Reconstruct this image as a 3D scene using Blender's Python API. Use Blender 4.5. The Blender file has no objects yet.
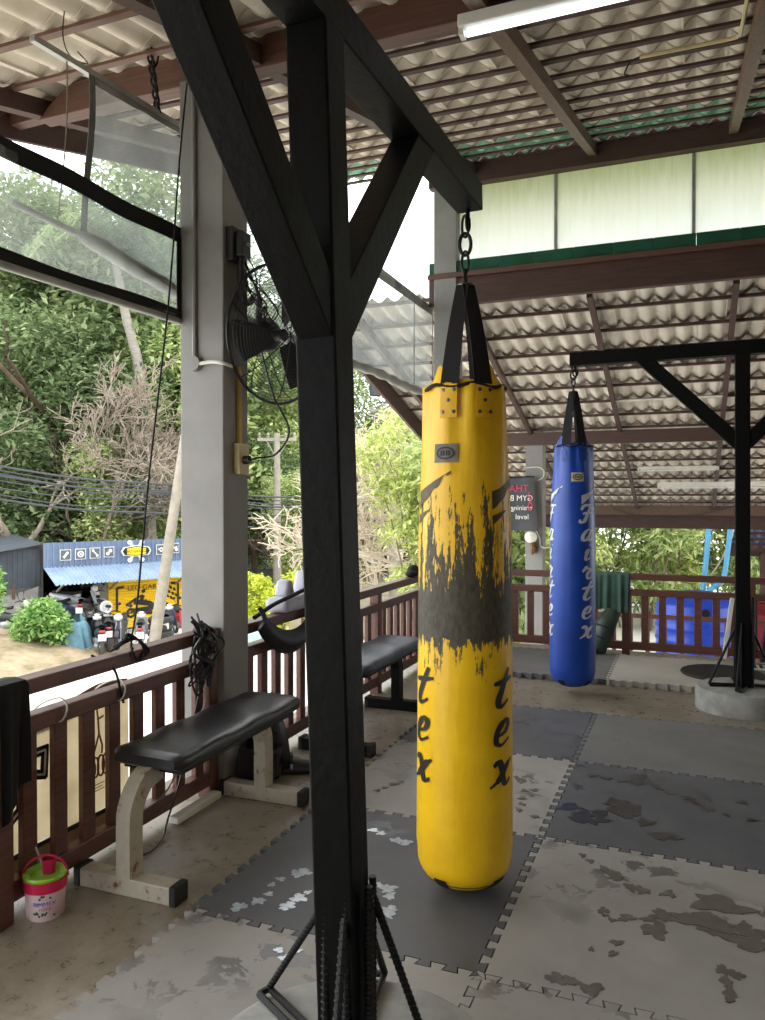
import bpy, bmesh, math, random
from mathutils import Vector, Matrix, noise as mnoise
PI = math.pi
R = math.radians
C = bpy.context.scene.collection

# ---------------------------------------------------------------- camera, light, exposure
CAM = Vector((.57, -2.2, 1.408))
YAW, PITCH, FPX = R(21.59), R(-.793), 780.0
cd = bpy.data.cameras.new('camera')
cd.sensor_width = 36; cd.sensor_fit = 'AUTO'; cd.lens = FPX / 1020 * 36; cd.clip_start = .05; cd.clip_end = 400
cam = bpy.data.objects.new('camera', cd); C.objects.link(cam)
cam.location = CAM; cam.rotation_euler = (PI / 2 + PITCH, 0, YAW)
sc = bpy.context.scene
sc.camera = cam
w = bpy.data.worlds.new('overcast_sky'); sc.world = w; w.use_nodes = True
SKY = 4.0
nt = w.node_tree; bg = nt.nodes['Background']
tcw = nt.nodes.new('ShaderNodeTexCoord'); sepw = nt.nodes.new('ShaderNodeSeparateXYZ'); rw = nt.nodes.new('ShaderNodeValToRGB')
nt.links.new(tcw.outputs['Generated'], sepw.inputs[0]); nt.links.new(sepw.outputs[2], rw.inputs[0]); nt.links.new(rw.outputs[0], bg.inputs[0])
rw.color_ramp.elements[0].position = .0; rw.color_ramp.elements[0].color = (.93, .97, 1, 1)
rw.color_ramp.elements[1].position = .7; rw.color_ramp.elements[1].color = (.98, .99, 1, 1)
bg.inputs[1].default_value = SKY
vs = sc.view_settings
vs.view_transform = 'Standard'; vs.look = 'None'; vs.gamma = 1; vs.use_curve_mapping = False; vs.exposure = 0.12
sc.cycles.max_bounces = 10; sc.cycles.diffuse_bounces = 6; sc.cycles.transparent_max_bounces = 16
sc.cycles.use_denoising = True
sc.cycles.sample_clamp_indirect = 8

# ---------------------------------------------------------------- ray helper: a measured picture point at its own real distance
FW = Vector((-math.sin(YAW) * math.cos(PITCH), math.cos(YAW) * math.cos(PITCH), math.sin(PITCH)))
RT = Vector((math.cos(YAW), math.sin(YAW), 0)); UP = RT.cross(FW)
def ray(px, py): return FW * FPX + RT * (px - 382.5) - UP * (py - 510)
def at(px, py, x=None, y=None, z=None, Z=None):
    d = ray(px, py)
    if Z is not None: t = Z / FPX
    elif x is not None: t = (x - CAM.x) / d.x
    elif y is not None: t = (y - CAM.y) / d.y
    else: t = (z - CAM.z) / d.z
    return CAM + d * t
def on_plane(px, py, p0, n):
    d = ray(px, py); return CAM + d * ((p0 - CAM).dot(n) / d.dot(n))

# ---------------------------------------------------------------- materials
def s2l(c):
    return tuple(((v / 255) / 12.92 if v / 255 <= .04045 else ((v / 255 + .055) / 1.055) ** 2.4) for v in c) + (1,)
class NT:
    def __init__(s, name):
        s.m = bpy.data.materials.new(name); s.m.use_nodes = True; s.t = s.m.node_tree; s.b = s.t.nodes['Principled BSDF']; s.out = s.t.nodes['Material Output']
    def n(s, typ, **k):
        x = s.t.nodes.new(typ)
        for a, v in k.items(): setattr(x, a, v)
        return x
    def l(s, a, b): s.t.links.new(a, b)
    def coord(s, scale=(1, 1, 1), kind='Object'):
        tc = s.n('ShaderNodeTexCoord'); mp = s.n('ShaderNodeMapping'); mp.inputs['Scale'].default_value = scale
        s.l(tc.outputs[kind], mp.inputs[0]); return mp.outputs[0]
    def noise(s, vec, scale=5, detail=4, rough=.6, dist=0):
        x = s.n('ShaderNodeTexNoise'); x.inputs['Scale'].default_value = scale; x.inputs['Detail'].default_value = detail
        x.inputs['Roughness'].default_value = rough; x.inputs['Distortion'].default_value = dist
        s.l(vec, x.inputs['Vector']); return x.outputs[0]
    def ramp(s, fac, stops):
        x = s.n('ShaderNodeValToRGB'); e = x.color_ramp.elements
        while len(e) < len(stops): e.new(.5)
        for i, (p, c) in enumerate(stops): e[i].position = p; e[i].color = c if len(c) == 4 else s2l(c)
        s.l(fac, x.inputs[0]); return x.outputs[0]
    def mix(s, fac, a, b):
        x = s.n('ShaderNodeMix', data_type='RGBA')
        for sock, v in ((x.inputs[0], fac), (x.inputs[6], a), (x.inputs[7], b)):
            if hasattr(v, 'is_linked'): s.l(v, sock)
            else: sock.default_value = v if not isinstance(v, tuple) or len(v) == 4 else s2l(v)
        return x.outputs[2]
    def math(s, op, a, b=0.0, clamp=False):
        x = s.n('ShaderNodeMath', operation=op); x.use_clamp = clamp
        for sock, v in ((x.inputs[0], a), (x.inputs[1], b)):
            if hasattr(v, 'is_linked'): s.l(v, sock)
            else: sock.default_value = v
        return x.outputs[0]
    def bump(s, h, strength=.3, dist=.01):
        x = s.n('ShaderNodeBump'); x.inputs['Strength'].default_value = strength; x.inputs['Distance'].default_value = dist
        s.l(h, x.inputs['Height']); s.l(x.outputs[0], s.b.inputs['Normal'])
    def base(s, v, rough=.6, metal=0, spec=.5):
        if hasattr(v, 'is_linked'): s.l(v, s.b.inputs['Base Color'])
        else: s.b.inputs['Base Color'].default_value = v if len(v) == 4 else s2l(v)
        if hasattr(rough, 'is_linked'): s.l(rough, s.b.inputs['Roughness'])
        else: s.b.inputs['Roughness'].default_value = rough
        s.b.inputs['Metallic'].default_value = metal; s.b.inputs['Specular IOR Level'].default_value = spec
def simple(name, c, c2=None, rough=.6, metal=0, scale=8, stretch=(1, 1, 1), bump=0, spec=.5, detail=4):
    q = NT(name)
    c2 = c2 or tuple(max(0, v * .8) for v in c)
    v = q.coord(stretch); f = q.noise(v, scale, detail)
    q.base(q.ramp(f, [(.3, c2), (.7, c)]), rough, metal, spec)
    if bump: q.bump(f, bump, .01)
    return q.m
M = {}
M['black_steel'] = simple('black_steel', (14, 14, 14), (9, 9, 9), .5, 0, 30, bump=.2, spec=.13)
M['black_rebar'] = simple('black_rebar', (22, 21, 21), (14, 14, 14), .5, 0, 60, spec=.3)
M['dark_wood'] = simple('dark_wood', (80, 53, 44), (58, 38, 32), .55, 0, 5, (1, 12, 12), .1)
M['red_wood'] = simple('red_wood', (102, 70, 57), (78, 53, 44), .55, 0, 5, (1, 12, 12), .1)
M['rail_wood'] = simple('rail_wood', (108, 67, 54), (80, 48, 40), .42, 0, 6, (10, 1.2, 10), .1)
M['back_rail_wood'] = simple('back_rail_wood', (112, 70, 58), (88, 54, 46), .42, 0, 6, (1.2, 10, 10), .1)
M['purlin_wood'] = simple('purlin_wood', (112, 80, 64), (86, 60, 48), .55, 0, 5, (1, 12, 12), .1)
M['pale_wood'] = simple('pale_wood', (196, 172, 128), (168, 140, 98), .6, 0, 6, (1, 12, 12), .1)
M['rafter_wood'] = simple('rafter_wood', (110, 84, 64), (78, 58, 46), .55, 0, 5, (12, 1, 12), .1)
M['pillar_paint'] = simple('pillar_paint', (140, 138, 134), (122, 120, 117), .6, 0, 3, bump=.04)
M['dark_wall'] = simple('dark_wall', (96, 90, 84), (78, 73, 68), .8, 0, 2)  # kept dark so the added walls bounce little light
M['roof_tile'] = simple('roof_tile', (224, 214, 198), (188, 177, 160), .85, 0, 2.6, (1, 1, 1), .05, .2, 7)
M['roof_tile_low'] = simple('roof_tile_low', (226, 218, 206), (190, 181, 168), .85, 0, 2.6, (1, 1, 1), .05, .2, 7)
M['green_tile'] = simple('green_tile', (164, 206, 182), (120, 170, 146), .6, 0, 4)
M['green_trim'] = simple('green_trim', (30, 92, 68), (20, 70, 52), .3, 0, 4)
M['blue_roof'] = simple('blue_roof', (120, 128, 158), (90, 96, 124), .7, 0, 4)
M['aluminium'] = simple('aluminium', (190, 190, 186), (160, 160, 156), .4, .6, 10)
M['white_plastic'] = simple('white_plastic', (226, 224, 214), (208, 206, 196), .45, 0, 6)
M['cream_plastic'] = simple('cream_plastic', (206, 194, 150), (186, 172, 126), .5, 0, 6)
M['yellow_conduit'] = simple('yellow_conduit', (196, 168, 70), (170, 140, 50), .5, 0, 6)
M['black_plastic'] = simple('black_plastic', (28, 28, 30), (18, 18, 20), .45, 0, 10)
M['black_cloth'] = simple('black_cloth', (24, 24, 27), (14, 14, 16), .9, 0, 14)
M['webbing'] = simple('webbing', (18, 18, 20), (11, 11, 13), .8, 0, 60, bump=.2)
M['steel'] = simple('steel', (120, 116, 112), (70, 68, 66), .35, .9, 20)
M['chain_steel'] = simple('chain_steel', (70, 66, 62), (36, 34, 32), .4, .8, 30)
M['bench_leather'] = simple('bench_leather', (44, 46, 50), (28, 29, 32), .36, 0, 24, bump=.2)
M['bench_leather_worn'] = simple('bench_leather_worn', (84, 92, 104), (58, 64, 74), .45, 0, 14, bump=.15)
q = NT('rusty_cream_steel'); v = q.coord(); f = q.noise(v, 22, 8, .7)
q.base(q.ramp(f, [(.3, (92, 58, 38)), (.37, (138, 112, 88)), (.42, (168, 160, 144)), (.8, (184, 178, 162))]), .5); M['rusty_cream'] = q.m
M['rubber'] = simple('rubber', (30, 30, 31), (18, 18, 19), .7, 0, 12)
M['drum_concrete'] = simple('drum_concrete', (164, 164, 160), (128, 128, 124), .8, 0, 9, bump=.15)
M['pink_plastic'] = simple('pink_plastic', (205, 30, 84), (186, 22, 70), .35, 0, 4)
M['lime_plastic'] = simple('lime_plastic', (150, 206, 60), (130, 190, 48), .35, 0, 4)
M['bucket_body'] = simple('bucket_body', (226, 205, 205), (216, 178, 184), .35, 0, 5)
M['green_cloth'] = simple('green_cloth', (72, 100, 88), (56, 82, 72), .9, 0, 9)
M['olive_leather'] = simple('olive_leather', (56, 70, 58), (38, 48, 40), .4, 0, 8)
M['grey_pad'] = simple('grey_pad', (196, 198, 210), (160, 162, 176), .5, 0, 6)
M['banner_cloth'] = simple('banner_cloth', (214, 202, 172), (188, 174, 142), .8, 0, 6)
q = NT('banner_cloth'); col = q.ramp(q.noise(q.coord(), 6, 4), [(.3, (214, 204, 180)), (.7, (238, 231, 212))])
q.t.nodes.remove(q.b); d = q.n('ShaderNodeBsdfDiffuse'); tl = q.n('ShaderNodeBsdfTranslucent'); ms = q.n('ShaderNodeMixShader'); ms.inputs[0].default_value = .5
q.l(col, d.inputs[0]); q.l(col, tl.inputs[0]); q.l(d.outputs[0], ms.inputs[1]); q.l(tl.outputs[0], ms.inputs[2]); q.l(ms.outputs[0], q.out.inputs[0]); M['banner_cloth'] = q.m
M['banner_band'] = simple('banner_band', (168, 146, 118), (140, 118, 92), .8, 0, 6)
M['ink_black'] = simple('ink_black', (38, 42, 40), (28, 30, 29), .6)
M['ink_white'] = simple('ink_white', (232, 230, 222), (214, 212, 204), .6)
M['ink_brown'] = simple('ink_brown', (132, 72, 52), (112, 58, 42), .7)
M['ink_red'] = simple('ink_red', (214, 60, 92), (190, 46, 76), .7)
M['banner_black'] = simple('banner_black', (70, 70, 74), (54, 54, 58), .7, 0, 5)
M['blue_vinyl'] = simple('blue_vinyl', (20, 76, 176), (14, 58, 148), .36, 0, 3, bump=.05)
M['blue_vinyl_dark'] = simple('blue_vinyl_dark', (20, 50, 120), (16, 40, 100), .5, 0, 8)
M['yellow_vinyl'] = simple('yellow_vinyl', (242, 190, 14), (222, 168, 8), .42, 0, 6, bump=.08)
M['bag_paint'] = simple('bag_paint', (40, 36, 28), (26, 24, 20), .55, 0, 20)
M['bag_paint_worn'] = simple('bag_paint_worn', (96, 86, 48), (64, 58, 38), .55, 0, 30)
M['bag_white'] = simple('bag_white', (214, 216, 220), (190, 192, 198), .5, 0, 10)
M['patch_grey'] = simple('patch_grey', (132, 124, 112), (104, 98, 88), .6, 0, 30)
M['patch_cream'] = simple('patch_cream', (206, 192, 160), (180, 166, 134), .6, 0, 30)
M['plain_earth'] = simple('plain_earth', (150, 138, 112), (110, 104, 76), .95, 0, .7, bump=.2)
M['street'] = simple('street', (222, 218, 208), (200, 196, 186), .9, 0, .8)
q = NT('dry_grass'); v = q.coord(); f = q.noise(v, 1.6, 8, .7); q.base(q.ramp(f, [(.3, (92, 94, 58)), (.48, (146, 130, 104)), (.7, (176, 158, 132))]), .95); q.bump(f, .6, .1); M['dry_grass'] = q.m
M['bark'] = simple('bark', (132, 116, 100), (92, 80, 68), .9, 0, 6, (1, 1, .3), .3)
M['dark_bark'] = simple('dark_bark', (96, 78, 62), (62, 50, 40), .9, 0, 6, (1, 1, .3), .3)
M['pale_twig'] = simple('pale_twig', (198, 186, 166), (168, 154, 134), .9, 0, 4)
M['dry_twig'] = simple('dry_twig', (146, 134, 118), (116, 104, 92), .9, 0, 4)
M['palm_bark'] = simple('palm_bark', (142, 136, 126), (112, 106, 98), .9, 0, 3, (1, 1, 5), .2)
M['pole_concrete'] = simple('pole_concrete', (150, 143, 130), (122, 116, 104), .85, 0, 4)
M['cable'] = simple('cable', (60, 62, 66), (44, 46, 50), .7)
M['shop_blue'] = simple('shop_blue', (106, 122, 148), (92, 108, 134), .45, 0, 2)
M['awning_blue'] = simple('awning_blue', (138, 156, 178), (116, 134, 156), .4, 0, 2)
M['dark_sheet'] = simple('dark_sheet', (66, 74, 82), (50, 56, 64), .6, 0, 2)
M['shop_dark'] = simple('shop_dark', (58, 54, 50), (38, 36, 34), .8, 0, 3)
M['shop_wall'] = simple('shop_wall', (150, 148, 142), (120, 118, 112), .8, 0, 3)
M['shop_yellow'] = simple('shop_yellow', (250, 206, 36), (236, 190, 26), .5, 0, 2)
M['sign_yellow'] = simple('sign_yellow', (240, 206, 24), (230, 194, 18), .5)
M['icon_grey'] = simple('icon_grey', (92, 98, 104), (78, 84, 90), .6)
M['tarp_grey'] = simple('tarp_grey', (134, 132, 128), (104, 102, 98), .8, 0, 3)
M['tarp_blue'] = simple('tarp_blue', (96, 136, 150), (72, 108, 122), .7, 0, 5)
M['tyre'] = simple('tyre', (62, 63, 64), (44, 45, 46), .85, 0, 10)
M['bike_dark'] = simple('bike_dark', (48, 50, 54), (30, 31, 34), .35, 0, 5)
M['bike_red'] = simple('bike_red', (170, 44, 48), (140, 32, 36), .35, 0, 5)
M['bike_blue'] = simple('bike_blue', (70, 90, 124), (52, 70, 100), .35, 0, 5)
M['bike_silver'] = simple('bike_silver', (168, 172, 178), (130, 134, 140), .35, .2, 5)
M['bike_white'] = simple('bike_white', (226, 224, 220), (206, 204, 200), .35, 0, 5)
M['tank_blue'] = simple('tank_blue', (44, 84, 214), (34, 68, 190), .35, 0, 3)
M['pipe_blue'] = simple('pipe_blue', (92, 178, 222), (74, 156, 204), .4, 0, 3)
M['red_panel'] = simple('red_panel', (150, 30, 46), (120, 22, 36), .6, 0, 3)
M['sign_blue'] = simple('sign_blue', (20, 96, 190), (16, 84, 172), .5)
M['globe_glass'] = simple('globe_glass', (236, 232, 220), (226, 222, 208), .25)
M['bronze'] = simple('bronze', (120, 92, 62), (92, 68, 44), .4, .6)
M['far_wall'] = simple('far_wall', (150, 150, 148), (130, 130, 128), .8, 0, 1)
M['cloth_hem'] = simple('cloth_hem', (112, 116, 114), (92, 96, 94), .7, 0, 8)
M['roll_vinyl'] = simple('roll_vinyl', (168, 168, 162), (118, 118, 112), .4, 0, 9, (1, .5, 1), .3)
M['plinth'] = simple('plinth', (170, 168, 160), (140, 138, 130), .9, 0, 2)

q = NT('concrete_floor'); v = q.coord(kind='Object'); f1 = q.noise(v, 2.2, 10, .68); f2 = q.noise(v, 17, 8, .75)
c1 = q.ramp(f1, [(.3, (80, 71, 58)), (.48, (120, 110, 94)), (.68, (160, 151, 137))]); c2 = q.ramp(f2, [(.32, (80, 71, 58)), (.6, (150, 141, 127))])
q.base(q.mix(.4, c1, c2), q.ramp(f2, [(.3, (120, 120, 120)), (.7, (190, 190, 190))])); q.bump(f2, .12, .01); M['concrete_floor'] = q.m
def mat_foam(name, a, b, wet):
    q = NT(name); v = q.coord(kind='Object'); f = q.noise(v, 2.4, 6, .6); f2 = q.noise(v, 60, 2)
    col = q.ramp(f, [(.35, b), (.68, a)])
    wn = q.noise(q.coord((1, 1, 1)), wet[0], 5, .62, .4); wm = q.ramp(wn, [(wet[1], (0, 0, 0, 1)), (wet[1] + .025, (1, 1, 1, 1))])
    wl = q.noise(q.coord((1, 1, 1)), 1.3, 2); wl = q.ramp(wl, [(.5, (0, 0, 0, 1)), (.56, (1, 1, 1, 1))]); wm = q.math('MULTIPLY', wm, wl)
    dark = tuple(x * wet[2] for x in b)
    q.base(q.mix(wm, col, dark), q.math('SUBTRACT', .62, q.math('MULTIPLY', wm, wet[3])), 0, .5)
    q.bump(f2, .12, .002); return q.m
M['mat_dark'] = mat_foam('mat_dark', (92, 93, 97), (77, 78, 82), (9, .55, .72, .3))
M['mat_light'] = mat_foam('mat_light', (158, 155, 150), (140, 137, 132), (7, .53, .66, .25))
M['mat_mid'] = mat_foam('mat_mid', (116, 116, 115), (100, 100, 99), (7, .62, .8, .1))
M['mat_pale'] = mat_foam('mat_pale', (186, 181, 172), (166, 161, 152), (7, .66, .9, .1))
M['mat_shiny'] = simple('mat_shiny', (190, 200, 212), (150, 160, 172), .12, 0, 30)  # water film; the sky's pale reflection is painted into its colour
M['wet_dark'] = simple('wet_dark', (104, 99, 92), (84, 80, 74), .35, 0, 20)
M['wet_darker'] = simple('wet_darker', (50, 50, 52), (42, 42, 44), .3, 0, 20)

def bag_mat():
    q = NT('yellow_bag_vinyl'); tc = q.n('ShaderNodeTexCoord'); sp = q.n('ShaderNodeSeparateXYZ'); q.l(tc.outputs['Object'], sp.inputs[0])
    z = sp.outputs[2]; zn = q.math('DIVIDE', q.math('SUBTRACT', z, .6), 1.0, True)
    g = lambda x: (x, x, x, 1)
    t = q.ramp(zn, [(.03, g(1)), (.10, g(.66)), (.20, g(.585)), (.29, g(.535)), (.335, g(.42)), (.36, g(.1)), (.44, g(.1)), (.47, g(.40)), (.54, g(.475)), (.68, g(.505)), (.83, g(.545)), (.9, g(.64)), (.94, g(1))])
    n1 = q.noise(q.coord((30, 30, 3.2)), 1.0, 6, .72); n2 = q.noise(q.coord((70, 70, 26)), 1, 4, .7)
    n = q.math('ADD', q.math('MULTIPLY', n1, .72), q.math('MULTIPLY', n2, .28))
    m = q.math('MULTIPLY', q.math('SUBTRACT', n, t), 40, True)
    f = q.noise(q.coord(), 6, 5); yel = q.ramp(f, [(.3, (238, 184, 8)), (.7, (254, 206, 18))])
    gr = q.ramp(n2, [(.35, (58, 54, 44)), (.7, (92, 86, 68))])
    q.base(q.mix(m, yel, gr), q.math('ADD', .4, q.math('MULTIPLY', m, .25)), 0, .5)
    fold = q.noise(q.coord((9, 9, 1.2)), 1, 3); q.bump(q.math('ADD', fold, q.math('MULTIPLY', n2, .15)), .35, .02); return q.m
M['yellow_bag'] = bag_mat()

def leafmat(name, a, b, c):
    q = NT(name); g = q.n('ShaderNodeNewGeometry'); v = q.coord(); f = q.noise(v, .45, 3)
    x = q.math('ADD', q.math('MULTIPLY', g.outputs['Random Per Island'], .6), q.math('MULTIPLY', f, .5))
    col = q.ramp(x, [(.2, a), (.55, b), (.85, c)])
    q.t.nodes.remove(q.b); d = q.n('ShaderNodeBsdfDiffuse'); t = q.n('ShaderNodeBsdfTranslucent'); ms = q.n('ShaderNodeMixShader'); ms.inputs[0].default_value = .42
    q.l(col, d.inputs[0]); q.l(col, t.inputs[0]); q.l(d.outputs[0], ms.inputs[1]); q.l(t.outputs[0], ms.inputs[2]); q.l(ms.outputs[0], q.out.inputs[0]); return q.m
M['leaf'] = leafmat('leaf', (92, 112, 72), (136, 154, 108), (190, 200, 154))
M['leaf_dark'] = leafmat('leaf_dark', (74, 94, 62), (112, 132, 92), (164, 178, 132))
M['leaf_light'] = leafmat('leaf_light', (120, 142, 86), (166, 182, 118), (214, 220, 162))
M['leaf_gold'] = leafmat('leaf_gold', (158, 176, 60), (204, 212, 84), (232, 234, 128))
M['leaf_bush'] = leafmat('leaf_bush', (96, 138, 74), (136, 174, 100), (184, 210, 140))
M['leaf_bamboo'] = leafmat('leaf_bamboo', (136, 154, 84), (188, 200, 120), (228, 232, 168))

def pvc(name, haze, col):
    q = NT(name); v = q.coord(); f = q.noise(v, 3.5, 8, .7); hz = q.ramp(f, [(.3, (haze * .6,) * 3 + (1,)), (.75, (min(1, haze * 1.6),) * 3 + (1,))])
    q.t.nodes.remove(q.b)
    tr = q.n('ShaderNodeBsdfTransparent'); tr.inputs[0].default_value = (.93, .95, .95, 1)
    d = q.n('ShaderNodeBsdfDiffuse'); d.inputs[0].default_value = s2l(col); tl = q.n('ShaderNodeBsdfTranslucent'); tl.inputs[0].default_value = s2l(col)
    m0 = q.n('ShaderNodeMixShader'); m0.inputs[0].default_value = .5; q.l(d.outputs[0], m0.inputs[1]); q.l(tl.outputs[0], m0.inputs[2])
    m1 = q.n('ShaderNodeMixShader'); q.l(hz, m1.inputs[0]); q.l(tr.outputs[0], m1.inputs[1]); q.l(m0.outputs[0], m1.inputs[2])
    gl = q.n('ShaderNodeBsdfGlossy'); gl.inputs['Roughness'].default_value = .12; m2 = q.n('ShaderNodeMixShader'); m2.inputs[0].default_value = .06
    q.l(m1.outputs[0], m2.inputs[1]); q.l(gl.outputs[0], m2.inputs[2]); q.l(m2.outputs[0], q.out.inputs[0]); return q.m
M['pvc'] = pvc('clear_vinyl', .2, (205, 210, 208))
q = NT('clerestory_sheet'); sp = q.n('ShaderNodeSeparateXYZ'); tc = q.n('ShaderNodeTexCoord'); q.l(tc.outputs['Object'], sp.inputs[0])
st = q.noise(q.coord((26, 26, 2.5)), 1, 6, .7); zz = q.math('ADD', sp.outputs[2], q.math('MULTIPLY', q.math('SUBTRACT', st, .5), .35))
col = q.ramp(zz, [(.05, (240, 243, 240)), (.4, (222, 224, 212)), (.72, (184, 189, 158))])
q.t.nodes.remove(q.b); d = q.n('ShaderNodeBsdfDiffuse'); tl = q.n('ShaderNodeBsdfTranslucent'); ms = q.n('ShaderNodeMixShader'); ms.inputs[0].default_value = .62
q.l(col, d.inputs[0]); q.l(col, tl.inputs[0]); q.l(d.outputs[0], ms.inputs[1]); q.l(tl.outputs[0], ms.inputs[2]); q.l(ms.outputs[0], q.out.inputs[0]); M['clerestory'] = q.m
def emit(name, c, s):
    q = NT(name); q.base(c, .4); q.b.inputs['Emission Color'].default_value = s2l(c); q.b.inputs['Emission Strength'].default_value = s; return q.m
M['tube_lit'] = emit('tube_lit', (236, 246, 255), 2.2)

# ---------------------------------------------------------------- mesh collector
WM = {}
def ortho(d):
    d = d.normalized(); a = Vector((0, 0, 1)) if abs(d.z) < .9 else Vector((1, 0, 0))
    x = a.cross(d).normalized(); return x, d.cross(x)
def catmull(pts, n=8, closed=False):
    pts = [Vector(p) for p in pts]; out = []
    N = len(pts)
    for i in range(N if closed else N - 1):
        p1, p2 = pts[i], pts[(i + 1) % N]
        p0 = pts[(i - 1) % N] if closed or i > 0 else p1 * 2 - p2
        p3 = pts[(i + 2) % N] if closed or i < N - 2 else p2 * 2 - p1
        for k in range(n):
            t = k / n
            out.append(.5 * ((2 * p1) + (p2 - p0) * t + (2 * p0 - 5 * p1 + 4 * p2 - p3) * t * t + (3 * p1 - p0 - 3 * p2 + p3) * t ** 3))
    if not closed: out.append(pts[-1])
    return out
class MB:
    def __init__(s, xf=None): s.v = []; s.f = []; s.mi = []; s.xf = xf; s.cur = 0
    def add(s, vs, fs):
        o = len(s.v); s.v += [Vector(x) for x in vs]; s.f += [[i + o for i in f] for f in fs]; s.mi += [s.cur] * len(fs); return s
    def box(s, c, size, rot=None):
        c = Vector(c); h = Vector(size) / 2; m = rot or Matrix.Identity(3)
        vs = [c + m @ Vector((x * h.x, y * h.y, z * h.z)) for x in (-1, 1) for y in (-1, 1) for z in (-1, 1)]
        return s.add(vs, [(0, 1, 3, 2), (4, 6, 7, 5), (0, 4, 5, 1), (2, 3, 7, 6), (0, 2, 6, 4), (1, 5, 7, 3)])
    def bb(s, a, b): return s.box([(p + q) / 2 for p, q in zip(a, b)], [abs(q - p) for p, q in zip(a, b)])
    def bar(s, p0, p1, wx, wz, up=(0, 0, 1), ext=0):
        p0 = Vector(p0); p1 = Vector(p1); d = (p1 - p0).normalized(); x = d.cross(Vector(up)).normalized(); z = x.cross(d)
        p0 = p0 - d * ext; p1 = p1 + d * ext; h, k = wx / 2, wz / 2
        vs = [p + x * a * h + z * b * k for p in (p0, p1) for a, b in ((-1, -1), (1, -1), (1, 1), (-1, 1))]
        return s.add(vs, [(3, 2, 1, 0), (4, 5, 6, 7), (0, 1, 5, 4), (1, 2, 6, 5), (2, 3, 7, 6), (3, 0, 4, 7)])
    def tube(s, pts, r, seg=8, closed=False, caps=True):
        pts = [Vector(p) for p in pts]; n = len(pts); rs = r if isinstance(r, (list, tuple)) else [r] * n
        x = None; vs = []; fs = []
        for i, p in enumerate(pts):
            a = pts[(i - 1) % n] if closed or i > 0 else p; b = pts[(i + 1) % n] if closed or i < n - 1 else p
            d = (b - a); d = d.normalized() if d.length > 1e-9 else Vector((0, 0, 1))
            if x is None: x, y = ortho(d)
            else:
                x = x - d * x.dot(d); x = x.normalized() if x.length > 1e-6 else ortho(d)[0]; y = d.cross(x)
            vs += [p + (x * math.cos(2 * PI * k / seg) + y * math.sin(2 * PI * k / seg)) * rs[i] for k in range(seg)]
        for i in range(n if closed else n - 1):
            j = (i + 1) % n
            fs += [(i * seg + k, i * seg + (k + 1) % seg, j * seg + (k + 1) % seg, j * seg + k) for k in range(seg)]
        if caps and not closed: fs += [tuple(range(seg))[::-1], tuple((n - 1) * seg + k for k in range(seg))]
        return s.add(vs, fs)
    def lathe(s, prof, c=(0, 0, 0), seg=32, axis=None, ell=None):
        c = Vector(c); vs = []; fs = []
        ax = Vector(axis or (0, 0, 1)).normalized(); x, y = ortho(ax)
        if axis is None: x, y = Vector((1, 0, 0)), Vector((0, 1, 0))
        n = len(prof)
        for r, z in prof:
            vs += [c + ax * z + (x * math.cos(2 * PI * k / seg) + y * math.sin(2 * PI * k / seg)) * max(r, 1e-4) for k in range(seg)]
        for i in range(n - 1): fs += [(i * seg + k, i * seg + (k + 1) % seg, (i + 1) * seg + (k + 1) % seg, (i + 1) * seg + k) for k in range(seg)]
        fs += [tuple(range(seg))[::-1], tuple((n - 1) * seg + k for k in range(seg))]
        return s.add(vs, fs)
    def ball(s, c, r, seg=16, rings=10, m=None):
        c = Vector(c); r = Vector(r) if not isinstance(r, (int, float)) else Vector((r, r, r)); vs = []; fs = []
        for i in range(rings + 1):
            th = PI * i / rings
            for k in range(seg):
                d = Vector((math.sin(th) * math.cos(2 * PI * k / seg) * r.x, math.sin(th) * math.sin(2 * PI * k / seg) * r.y, math.cos(th) * r.z))
                vs.append(c + (m @ d if m else d))
        for i in range(rings): fs += [(i * seg + k, (i + 1) * seg + k, (i + 1) * seg + (k + 1) % seg, i * seg + (k + 1) % seg) for k in range(seg)]
        return s.add(vs, fs)
    def prism(s, poly, o, ex, ey, depth):
        o = Vector(o); ex = Vector(ex); ey = Vector(ey); nn = ex.cross(ey).normalized() * depth; n = len(poly)
        a = [o + ex * p[0] + ey * p[1] for p in poly]; b = [p + nn for p in a]
        return s.add(a + b, [tuple(range(n))[::-1], tuple(range(n, 2 * n))] + [(i, (i + 1) % n, n + (i + 1) % n, n + i) for i in range(n)])
    def grid(s, fn, nu, nv, closeu=False):
        vs = [fn(i / nu, j / nv) for i in range(nu + 1) for j in range(nv + 1)]
        return s.add(vs, [(i * (nv + 1) + j, (i + 1) * (nv + 1) + j, (i + 1) * (nv + 1) + j + 1, i * (nv + 1) + j + 1) for i in range(nu) for j in range(nv)])
    def sheet(s, fn, nu, nv, t):
        "a grid surface with real thickness t along its own normal"
        P = [[Vector(fn(i / nu, j / nv)) for j in range(nv + 1)] for i in range(nu + 1)]
        Q = []
        for i in range(nu + 1):
            row = []
            for j in range(nv + 1):
                a = P[min(i + 1, nu)][j] - P[max(i - 1, 0)][j]; b = P[i][min(j + 1, nv)] - P[i][max(j - 1, 0)]
                n = a.cross(b); n = n.normalized() if n.length > 1e-12 else Vector((0, 0, 1)); row.append(P[i][j] + n * t)
            Q.append(row)
        w_ = nv + 1; vs = [p for r in P for p in r] + [p for r in Q for p in r]; o = (nu + 1) * w_; fs = []
        for i in range(nu):
            for j in range(nv):
                a, b, c, d = i * w_ + j, (i + 1) * w_ + j, (i + 1) * w_ + j + 1, i * w_ + j + 1
                fs += [(d, c, b, a), (o + a, o + b, o + c, o + d)]
        for i in range(nu):
            for j in (0, nv):
                a, b = i * w_ + j, (i + 1) * w_ + j; fs.append((a, b, o + b, o + a))
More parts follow.
